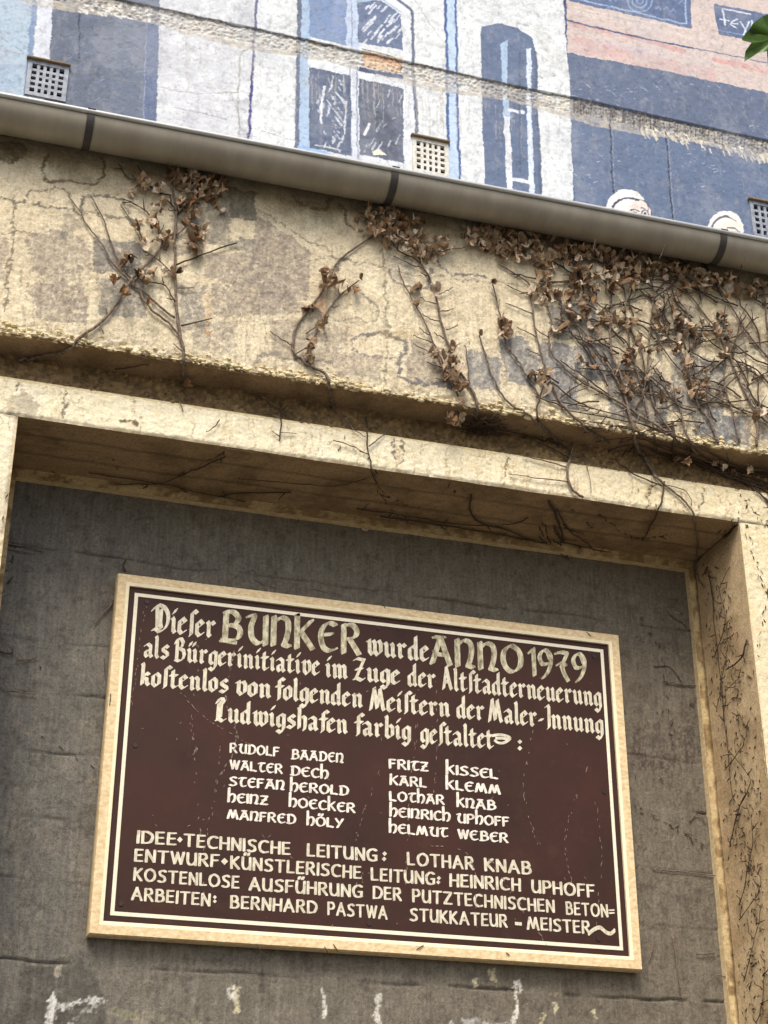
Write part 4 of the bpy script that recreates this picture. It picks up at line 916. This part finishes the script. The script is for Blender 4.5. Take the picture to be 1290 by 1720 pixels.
v1 = vine('dead climbing vine with a dense leafy top, leftmost on the cream panel', [
  ([(305,655),(308,600),(300,557),(295,513),(293,443),(293,390),(295,357),(287,310)], 4.6, 2.4, None),
  ([(302,567),(277,540),(253,523),(233,490),(218,470),(200,443),(182,400),(170,363),(152,333)], 3.4, 1.3, None),
  ([(293,537),(267,517),(240,493),(218,477),(187,443),(173,417),(150,387),(133,357),(115,333)], 3.2, 1.3, None),
  ([(293,510),(277,483),(253,477),(230,470)], 2.2, 1.3, (6, 8, 14)), ([(30,612),(60,597),(107,588),(133,570),(180,533),(217,477),(260,430),(273,410),(295,390)], 4.0, 3.0, None),
  ([(293,448),(333,433),(397,410)], 2.4, 1.6, None), ([(297,487),(325,486)], 1.8, 1.2, None), ([(303,550),(355,537)], 2.2, 1.3, None), ([(307,595),(290,580)], 1.6, 1, None), ([(287,460),(262,437),(240,425)], 2, 1.2, (4, 8, 16)),
  ([(273,410),(267,397),(257,370),(233,350),(207,337)], 2.4, 1.3, (5, 8, 18)), ([(238,404),(233,393),(220,373),(202,347)], 2, 1.3, None), ([(295,357),(287,347),(253,317),(217,302),(197,277)], 2.2, 1.1, (5, 8, 18)), ([(287,330),(267,327),(247,310),(230,280)], 2.2, 1.1, None),
  ([(296,365),(320,340),(345,315),(370,300)], 2.2, 1.2, (4, 8, 18)), ([(293,400),(315,380),(330,350)], 2, 1.2, (4, 8, 16)), ([(180,533),(176,515)], 1.6, 1, None), ([(165,545),(173,563)], 1.6, 1, None), ([(193,617),(225,612),(250,608)], 2.2, 1.4, None)], (305, 640))
for a in ((345,318,34,20,56), (300,302,22,8,10), (325,350,28,16,18), (320,385,20,20,14), (325,415,12,14,10), (258,370,14,12,6), (248,320,26,9,12), (265,345,10,8,4), (240,410,12,12,5), (275,405,14,16,9), (200,442,22,8,7), (247,470,20,10,6), (283,465,12,12,4), (228,388,8,10,3)): cluster(v1, *a)
for u, v in ((205,495),(212,508),(195,480),(248,520),(185,473),(375,358),(310,632)): leaf(v1, u, v, .036, 6 if v > 470 else None)
v2 = vine('dead vine forking into two bare arms, on the panel left of the middle gutter bracket', [
  ([(558,692),(555,663),(547,633),(530,622),(512,613),(492,593),(492,573),(497,550),(520,520),(543,487),(563,447),(580,430),(613,407),(643,387)], 4.4, 2.4, None),
  ([(513,610),(518,587),(540,540),(560,510),(580,490),(602,473)], 3, 1.5, (5, 8, 16)), ([(490,583),(473,573),(452,560)], 2, 1.2, None), ([(513,562),(535,548)], 1.8, 1.2, None), ([(495,598),(515,586)], 1.8, 1.2, None),
  ([(560,695),(580,713),(612,737)], 1.8, 1.1, None), ([(643,387),(660,375),(680,372)], 2.6, 2, (3, 10, 20)), ([(643,387),(620,370),(590,350)], 2.0, 1.1, (3, 8, 16)), ([(550,460),(565,450),(568,458)], 1.6, 1, None)], (556, 665))
for a in ((628,375,32,20,40), (672,388,30,16,24), (650,405,26,10,12), (545,482,16,10,9), (520,520,8,8,3), (515,600,8,14,7), (520,528,6,5,2), (540,545,4,8,2), (585,492,5,4,2)): cluster(v2, *a)
leaf(v2, 540, 463, .045, 1); leaf(v2, 600, 474, .026)
v3 = vine('pair of dead vine stems with comb-like side twigs, rising from the dark knot', [
  ([(797,712),(800,680),(790,657),(767,620),(750,577),(737,533),(732,500),(720,470),(697,427),(680,383)], 4.4, 2, None),
  ([(767,667),(757,643),(743,613),(723,570),(707,533),(690,503),(673,470),(667,447)], 3, 1.4, None)]
  +[([a, ((a[0]+b[0])/2, (a[1]+b[1])/2+1.5), b], 1.8, 1, None) for a, b in (((732,497),(760,485)),((738,525),(762,520)),((747,557),(767,548)),((757,585),(772,578)),((767,620),(775,613)),((732,513),(705,503)),((737,543),(707,530)),((743,570),(727,560)),
     ((723,577),(693,565)),((733,597),(693,580)),((743,620),(715,610)),((753,640),(730,637)),((720,565),(703,553)))]
  +[([(713,453),(690,447),(660,433)], 2, 1.2, None), ([(697,423),(723,410),(753,397)], 2, 1.2, (3, 6, 12)), ([(717,440),(730,428),(780,418)], 2, 1.2, None), ([(720,470),(700,440),(670,425),(650,400)], 2.2, 1.4, (4, 8, 16)),
    ([(788,653),(785,620),(780,583)], 2, 1.4, None), ([(734,700),(760,694),(770,690)], 1.8, 1.2, None)], (798, 700))
for a in ((755,620,12,26,16), (730,605,10,10,4), (712,420,24,14,14), (740,425,16,12,6), (697,512,3,3,1), (770,690,16,10,6), (765,650,10,10,5), (690,410,30,14,12)): cluster(v3, *a)
leaf(v3, 725, 492, .05, 2); leaf(v3, 696, 486, .048, 1); leaf(v3, 782, 583, .018); leaf(v3, 775, 690, .04, 2)
v4 = vine('dead vine with slender stems and a leafy crest, just left of the dense tangle', [
  ([(945,750),(904,709),(859,684),(838,659),(822,627),(813,594),(803,565)], 3.4, 1.6, None),
  ([(904,668),(883,635),(867,606),(850,585),(842,553),(834,511),(826,479)], 3, 1.4, (5, 8, 14)),
  ([(1023,742),(974,713),(941,680),(924,643),(912,610),(900,569),(891,511),(887,479),(834,446)], 3.8, 1.8, None),
  ([(900,569),(884,560),(867,552)], 1.8, 1, None), ([(893,530),(870,520),(848,511)], 1.8, 1, None), ([(889,500),(868,490),(850,482)], 1.8, 1, None), ([(906,600),(890,592),(884,588)], 1.8, 1, None), ([(904,709),(900,690),(908,660),(915,640)], 2.6, 1.8, None),
  ([(1130,733),(1080,705),(1048,684),(1007,661),(974,643),(949,622),(924,594),(920,565),(925,540),(912,500),(910,470)], 3.6, 1.8, (5, 14, 34))], (940, 745))
for a in ((800,400,24,12,16), (830,408,36,14,40), (870,425,36,16,44), (835,385,20,6,8), (900,405,26,10,16), (925,445,26,14,24), (900,470,18,12,10), (915,495,18,18,14), (905,630,14,10,7), (845,553,10,14,12), (935,560,12,8,3)): cluster(v4, *a)
leaf(v4, 916, 655, .05, 2); leaf(v4, 931, 558, .05, 2); leaf(v4, 890, 492, .04, 2); leaf(v4, 803, 563, .02); leaf(v4, 826, 480, .026)
def rnd_stem(x0, x1, y0, y1, Lr, ar):
    u, v = random.uniform(x0, x1), random.uniform(y0, y1); a = math.radians(random.uniform(*ar)); L = random.uniform(*Lr); c = random.uniform(-.3, .3)
    return [(u, v), (u+math.cos(a)*L*.4, v+math.sin(a)*L*.4), (u+math.cos(a+c)*L*.8, v+math.sin(a+c)*L*.8), (u+math.cos(a+c)*L, v+math.sin(a+c)*L)]
v5 = vine('dense brown tangle of dead vine stems and leaves below the gutter, right of centre', [
  ([(1089,791),(1064,733),(1048,668),(1039,627),(1027,602),(1023,565),(1025,503),(1023,487)], 4.6, 2.6, (6, 14, 30)),
  ([(1048,668),(1031,635),(1015,610),(982,565),(945,520),(924,491),(905,450)], 3.2, 1.6, (5, 14, 30)), ([(1076,668),(1085,627),(1089,565),(1093,524),(1095,483),(1080,440)], 3.2, 1.8, (5, 14, 34)),
  ([(1066,690),(1090,650),(1100,690),(1098,700)], 2.6, 1.8, None), ([(1089,709),(1075,650),(1060,600),(1050,540),(1045,480),(1020,430)], 3, 1.8, (4, 16, 36)),
  ([(1130,733),(1100,690),(1086,640),(1070,580),(1040,540),(990,500),(960,440)], 3, 1.5, (4, 16, 36)), ([(1113,815),(1089,791),(1070,745),(1056,700),(1048,668)], 4, 3, None)]
  +[(rnd_stem(930, 1130, 450, 690, (30, 110), random.choice(((170, 230), (-60, 10), (200, 260)))), 2.4, 1.2, (6, 8, 22) if q % 3 == 0 else None) for q in range(48)], (1066, 740))
for a in ((965,430,26,14,34), (1005,425,26,14,34), (1040,440,30,14,30), (975,470,26,18,20), (1060,468,26,16,18), (1020,480,30,14,14), (960,510,22,22,18), (1000,540,18,18,6), (1045,545,12,18,6), (1058,600,12,16,8), (1055,648,16,14,10), (1095,560,20,20,5), (990,600,20,30,4), (1020,560,60,60,12)): cluster(v5, *a)
v6 = vine('dead vine thicket at the right edge of the panel, rooted behind the ledge', [
  ([(1269,752),(1269,692),(1261,684),(1241,643),(1220,594),(1204,561),(1171,516),(1146,483),(1130,454)], 4, 1.8, (5, 14, 36)),
  ([(1300,620),(1290,606),(1253,561),(1233,528),(1204,483),(1175,450)], 3.2, 1.6, (5, 14, 34)), ([(1204,746),(1187,705),(1171,684),(1159,643),(1154,602),(1167,569),(1154,532),(1130,495)], 3.6, 1.8, (5, 12, 34)),
  ([(1300,650),(1290,585),(1282,503),(1274,475)], 3.4, 2, (5, 10, 22)), ([(1300,720),(1270,700),(1220,680),(1170,650),(1120,600),(1090,540)], 2.8, 1.4, (4, 14, 30)), ([(1171,762),(1150,730),(1140,690),(1120,650),(1100,620)], 3, 1.8, (5, 12, 30)),
  ([(1240,745),(1230,700),(1215,650),(1216,600),(1218,560)], 3, 1.6, (4, 14, 30))]
  +[(rnd_stem(1090, 1300, 475, 720, (30, 120), random.choice(((170, 230), (-50, 10), (200, 265)))), 2.6, 1.2, (6, 8, 24) if q % 3 == 0 else None) for q in range(66)], (1269, 750))
for a in ((1100,455,30,12,18), (1150,470,26,14,14), (1180,475,20,16,16), (1130,560,20,20,12), (1140,600,20,16,7), (1165,665,16,12,10), (1110,520,26,20,7), (1215,555,16,16,6), (1230,500,24,12,5), (1270,700,10,12,4), (1205,600,10,10,3), (1185,560,16,16,8), (1200,478,40,10,14), (1255,490,30,10,10), (1120,640,40,50,8), (1180,620,40,50,6)): cluster(v6, *a)
mb = MB(); yq = PP-.20
for L in ([(1096,470),(1103,445),(1112,425),(1118,410)], [(1240,470),(1246,445),(1252,428)], [(1000,440),(996,425),(1000,402)]):
    P_ = smooth(L, 5); mb.tube([at(u, v, PP-.02+(yq-PP+.02)*min(1, i/(len(P_)*.45))) for i, (u, v) in enumerate(P_)], [.0026-.0014*i/len(P_) for i in range(len(P_))], 6)
o_ = mb.build('stray_twigs', M_STEMD, v6, True); o_['kind'] = 'stuff'
# bundle along the ledge groove
v7 = vine('bundle of long dark stems lying in the groove under the ledge at the right', [
  ([(1310,803+k*9+random.uniform(-6, 6)), (1233,788+k*5+random.uniform(-5, 5)), (1171,762+k*6+random.uniform(-5, 5)), (1110,738+k*6+random.uniform(-6, 6)), (1040+k*8,716+k*8+random.uniform(-5, 5)), (960+k*20,706+k*16)], random.uniform(2, 3.6), 1.4, (6, 8, 22)) for k in range(-2, 5)]
  +[([(945,752),(905,735),(860,722),(800,714),(760,706)], 2.2, 1.4, (4, 8, 20)), ([(1300,860),(1270,825),(1230,800),(1200,780)], 2.6, 1.4, (5, 8, 20)), ([(1310,830),(1260,806),(1220,800),(1170,790)], 2.4, 1.4, (5, 8, 20)), ([(1128,710),(1130,745),(1128,770)], 4, 3.4, None), ([(1320,880),(1290,845),(1250,815),(1200,795)], 2.4, 1.4, None)], (1233, 790), dark=True)
cluster(v7, 1240, 780, 40, 12, 8); cluster(v7, 1150, 760, 40, 10, 4)
# dark knot on the ledge
kn = MB()
for q in range(46): stem(kn, [(815+random.gauss(0, 16), 700+random.gauss(0, 6)), (815+random.gauss(0, 22), 706+random.gauss(0, 8)), (815+random.gauss(0, 26), 714+random.gauss(0, 8))], .0016, .001, 2, random.uniform(.01, .035), 3)
ko = kn.build('twig_knot', M_STEMD, None, True); tag(ko, 'dark matted knot of twigs wedged under the ledge at mid right', 'twigs')
# sprigs on the lintel
vine('small dry sprig with paired twigs on the left half of the lintel', [([(468,680),(471,700),(469,742)], 2.4, 1.4, None), ([(468,692),(485,684),(500,690)], 1.5, .8, None), ([(469,706),(455,698),(448,694)], 1.5, .8, None), ([(469,728),(498,729)], 1.4, .8, None), ([(469,735),(454,726)], 1.4, .8, None), ([(470,700),(480,692),(504,686)], 1.5, .8, None), ([(468,690),(440,672),(422,652)], 2, 1.4, None)], (468, 690), 'dry sprigs on the lintel', 'dead_sprig', cat='sprig')
vine('dry forked sprig hanging over the lintel edge, below the two-armed vine', [([(612,705),(616,735),(617,762),(632,808)], 2.4, 1.6, None), ([(618,752),(640,735),(655,722)], 1.6, .8, None), ([(614,725),(635,716),(650,706)], 1.2, .8, None), ([(559,742),(590,752),(615,765)], 1.6, .9, None), ([(617,765),(602,760)], 1.4, .8, None)], (614, 720), 'dry sprigs on the lintel', 'dead_sprig', cat='sprig')
vine('long-armed dead sprig clinging to the lintel below the dense tangle', [([(978,838),(957,820),(951,791),(957,766),(959,742)], 3.8, 3, None), ([(951,787),(916,777),(877,768)], 2, 1.1, None), ([(953,811),(900,805),(855,799)], 2, 1.1, None), ([(955,775),(930,760),(900,748)], 2.4, 1.6, None), ([(957,770),(972,765),(980,750)], 2, 1.4, None), ([(975,760),(985,790),(992,830)], 1.4, .8, None), ([(955,766),(945,754),(920,745)], 2.2, 1.4, None)], (957, 770), 'dry sprigs on the lintel', 'dead_sprig', cat='sprig')
vine('pale stem crossing the lintel down to the right end of the soffit', [([(1089,791),(1113,815),(1146,842),(1165,870),(1171,905),(1170,939),(1176,970),(1187,987)], 3.2, 2, None), ([(1113,811),(1109,844),(1093,877),(1078,905)], 2.6, 1.8, None), ([(1109,818),(1056,795),(1027,774)], 2.2, 1.2, (5, 8, 14)), ([(1113,815),(1150,828),(1160,850)], 1.6, 1, None)], (1113, 815), 'dry sprigs on the lintel', 'dead_sprig', cat='sprig')
vine('tiny curved dry twig on the lintel at the far left', [([(287,659),(298,672),(307,694)], 2, 1.2, None)], (290, 662), 'dry sprigs on the lintel', 'dead_sprig', cat='twig')
vine('tiny grey twig lying slanted across the lintel centre left', [([(368,707),(358,720),(345,728)], 1.6, 1, None)], (358, 720), 'dry sprigs on the lintel', 'dead_sprig', cat='twig')
vine('thin dark runners under the recess soffit along its left half', [([(378,762),(322,787),(262,808),(171,808)], 2, 1.2, (6, 8, 16)), ([(489,823),(393,825),(343,838),(302,815)], 2.2, 1.4, (6, 8, 16)), ([(150,790),(260,806),(330,822),(420,840)], 1.6, 1.2, None), ([(615,800),(560,812),(480,806),(400,800)], 1.4, .9, None)], (322, 800), None, dark=True)
vine('tangled dark runners hanging from the recess soffit above the right half of the sign', [([(791,828),(789,853),(806,873),(857,888),(902,908),(952,938)], 3, 1.6, None), ([(922,838),(932,860),(942,888),(952,935)], 4, 2, None), ([(887,865),(866,875),(841,877)], 2, 1.2, None), ([(640,863),(741,878),(862,898),(942,913)], 2.6, 2, (5, 8, 18)), ([(940,905),(980,915),(1030,925)], 2, 1, (4, 6, 14)), ([(935,850),(955,885),(985,908),(1000,925)], 2, 1, None), ([(600,850),(680,862),(760,875),(840,880)], 2, 1.4, (5, 8, 18))]
  +[(rnd_stem(880, 960, 870, 920, (15, 50), (10, 80)), 1.8, 1, None) for q in range(12)], (900, 890), None, dark=True)
vine('short loose runners on the grey concrete at the right of the sign', [([(1098,1118),(1125,1120),(1150,1150)], 2, 1.2, None), ([(1115,1144),(1150,1150),(1180,1153)], 2, 1.2, None), ([(1124,1030),(1160,1060),(1185,1115)], 1.6, 1, None), ([(1158,1380),(1172,1368),(1190,1386)], 1.8, 1, None), ([(1095,1460),(1140,1464),(1215,1472)], 1.6, 1.2, None), ([(1090,1615),(1098,1588),(1100,1575)], 1.6, 1, None), ([(1170,1602),(1200,1602)], 2, 1.4, None), ([(1130,1570),(1140,1640),(1146,1680)], 1.4, .9, None), ([(1205,1637),(1235,1645)], 2, 1.2, None)], (1130, 1130), None)
vine('dark runners crossing the left edge of the grey concrete', [([(10,912),(40,918),(75,925)], 2, 1.4, None), ([(5,920),(60,930)], 1.6, 1, None), ([(12,1160),(60,1166)], 1.8, 1, None), ([(0,1095),(18,1098),(22,1090)], 2.4, 1.2, None), ([(28,1110),(62,1104)], 1.6, 1, None), ([(190,1010),(170,1035),(158,1048)], 1.8, 1, None), ([(210,960),(207,948),(212,940)], 2.4, 1.6, None), ([(12,980),(22,968)], 2.4, 1.6, None)], (30, 920), None)
e = empty('fallen_leaf', surf(614, 888)[0], 'single pale dry leaf caught on the concrete below the recess soffit', 'leaf'); leaf(e, 614, 888, .03, 2, .006); COL.objects[-1]
rv = []
for q in range(9):
    y = 960+q*80+random.uniform(-20, 20); x = 1192+(y-930)*.105; L = random.uniform(60, 170)
    rv.append(([(x+random.uniform(0, 12), y+L), (x+random.uniform(6, 30), y+L*.6), (x+random.uniform(10, 40), y+L*.3), (x+random.uniform(0, 45), y)], 1.3, .6, (4, 6, 16)))
rv += [([(1188,965),(1200,925),(1222,895),(1240,884)], 2.4, 1.8, None), ([(1258,1075),(1250,1105),(1225,1125)], 3, 1.6, (4, 6, 14)), ([(1262,1330),(1245,1360),(1232,1410)], 2, 1, (5, 6, 14)), ([(1195,960),(1204,1040),(1212,1120),(1222,1220),(1234,1340)], 1.8, 1.0, (7, 6, 14))]
vine('thin dried tendrils clinging to the inner right side of the recess', rv, (1210, 980), None, 'dead_tendrils', dark=True)
# sucker marks
def marks(name, trails, parent, n=1.0, L=(4, 11), sp_=2):
    mb = MB()
    for tr in trails:
        T_ = smooth(tr, 10)
        for a, b in zip(T_[:-1], T_[1:]):
            k = max(1, int(math.hypot(b[0]-a[0], b[1]-a[1])/9*n))
            for q in range(k):
                t_ = random.random(); u, v = a[0]+(b[0]-a[0])*t_+random.gauss(0, sp_), a[1]+(b[1]-a[1])*t_+random.gauss(0, sp_); l = random.uniform(*L); th = math.atan2(b[1]-a[1], b[0]-a[0])+random.gauss(0, .5)
                p1 = surf(u, v, .003)[0]; p2 = surf(u+math.cos(th)*l, v+math.sin(th)*l, .003)[0]
                if (p1-p2).length < .08: mb.tube([p1, (p1+p2)/2, p2], [.0006, random.uniform(.001, .0026), .0006], 5)
    o = mb.build(name, M_MARK, parent); o['kind'] = 'stuff'; return o
tr = []
for q in range(17): y = 930+q*48; tr.append([(1195+(y-930)*.10+random.uniform(-8, 20), y), (1215+(y-900)*.10+random.uniform(-25, 25), y+60), (1210+(y-930)*.1+random.uniform(-20, 50), y+150)])
tr += [[(1200,930),(1225,890),(1238,880)], [(1185,960),(1205,1080),(1228,1250),(1250,1500)], [(1195,1000),(1215,1150),(1240,1350),(1262,1600)], [(1262,1140),(1240,1130),(1215,1170)], [(1270,1330),(1235,1410),(1225,1440)]]
marks('sucker_marks', tr, bun, .45, (3, 9), 10)
marks('sucker_marks', [[(30,905),(10,960)], [(20,800),(5,870)], [(190,770),(205,795)], [(380,760),(300,800)], [(750,800),(770,840)], [(1000,860),(1060,900),(1120,900)], [(955,850),(1000,890)], [(1250,880),(1275,960),(1290,1000)], [(1225,800),(1255,845),(1285,880)], [(1285,1010),(1270,1100)], [(100,790),(60,800)], [(640,830),(720,860)], [(620,762),(640,830),(680,880)]], bun, .8)
marks('sucker_marks', [[(30,650),(60,640)], [(600,700),(560,760)], [(1050,800),(1100,850)], [(1130,1240),(1110,1100),(1080,1040)], [(1100,1020),(1160,1000)], [(1100,1200),(1170,1180)], [(40,1100),(70,1120)], [(60,1230),(160,1290)], [(500,870),(520,900)], [(1060,1350),(1130,1390),(1180,1420)]], bun, .5)
# ================================================================ GREEN LEAF at the top right corner
lc = cam.location
def near(u, v, D): d = ray(u, v); return Vector((d.x*D, d.y*D, CZ+d.z*D))
D_ = 3.3
out = [(1246,64),(1262,45),(1258,52),(1264,40),(1280,28),(1300,20),(1330,22),(1352,34),(1340,44),(1362,58),(1348,66),(1350,84),(1334,80),(1330,100),(1314,112),(1302,112),(1296,100),(1290,110),(1288,86),(1272,90),(1250,104),(1252,86),(1262,72),(1247,68)]
tw = empty('leafy_twig', near(1330, 20, D_), 'fresh green lobed leaf on a twig reaching in at the top right corner', 'leaf')
mb = MB(); cc = near(1306, 62, D_+.012); ring = []
for i, (u, v) in enumerate(out): ring.append(near(u, v, D_+.010*math.sin(i*1.9)))
mid = [(cc*.5+r*.5)+Vector((0, -.006*math.cos(i*2.1), 0)) for i, r in enumerate(ring)]
n_ = len(ring); mb.add([cc]+mid+ring, [f for i in range(n_) for f in ((0, 1+i, 1+(i+1) % n_), (1+i, 1+n_+i, 1+n_+(i+1) % n_, 1+(i+1) % n_))])
mb.build('leaf_blade', M_GREEN, tw, True)
mb = MB(); mb.tube([near(1306,62,D_+.014), near(1330,20,D_+.02), near(1400,-40,D_+.05), near(1500,-80,D_+.1)], [.0012, .0018, .003, .004], 6)
mb.build('twig', M_STEMD, tw, True)
for k, (u, v) in enumerate(((1420,-10),(1460,-140),(1520,-30))):
    mb = MB(); c = near(u, v, D_+.05); mb.add([c]+[c+Vector((.05*(1+.35*math.cos(5*a))*math.cos(a), .012*math.sin(3*a), .05*(1+.35*math.cos(5*a))*math.sin(a))) for a in np.linspace(0, 6.283, 21)[:-1]], [(0, 1+i, 1+(i+1) % 20) for i in range(20)])
    mb.build('leaf_blade', M_GREEN, tw, True)
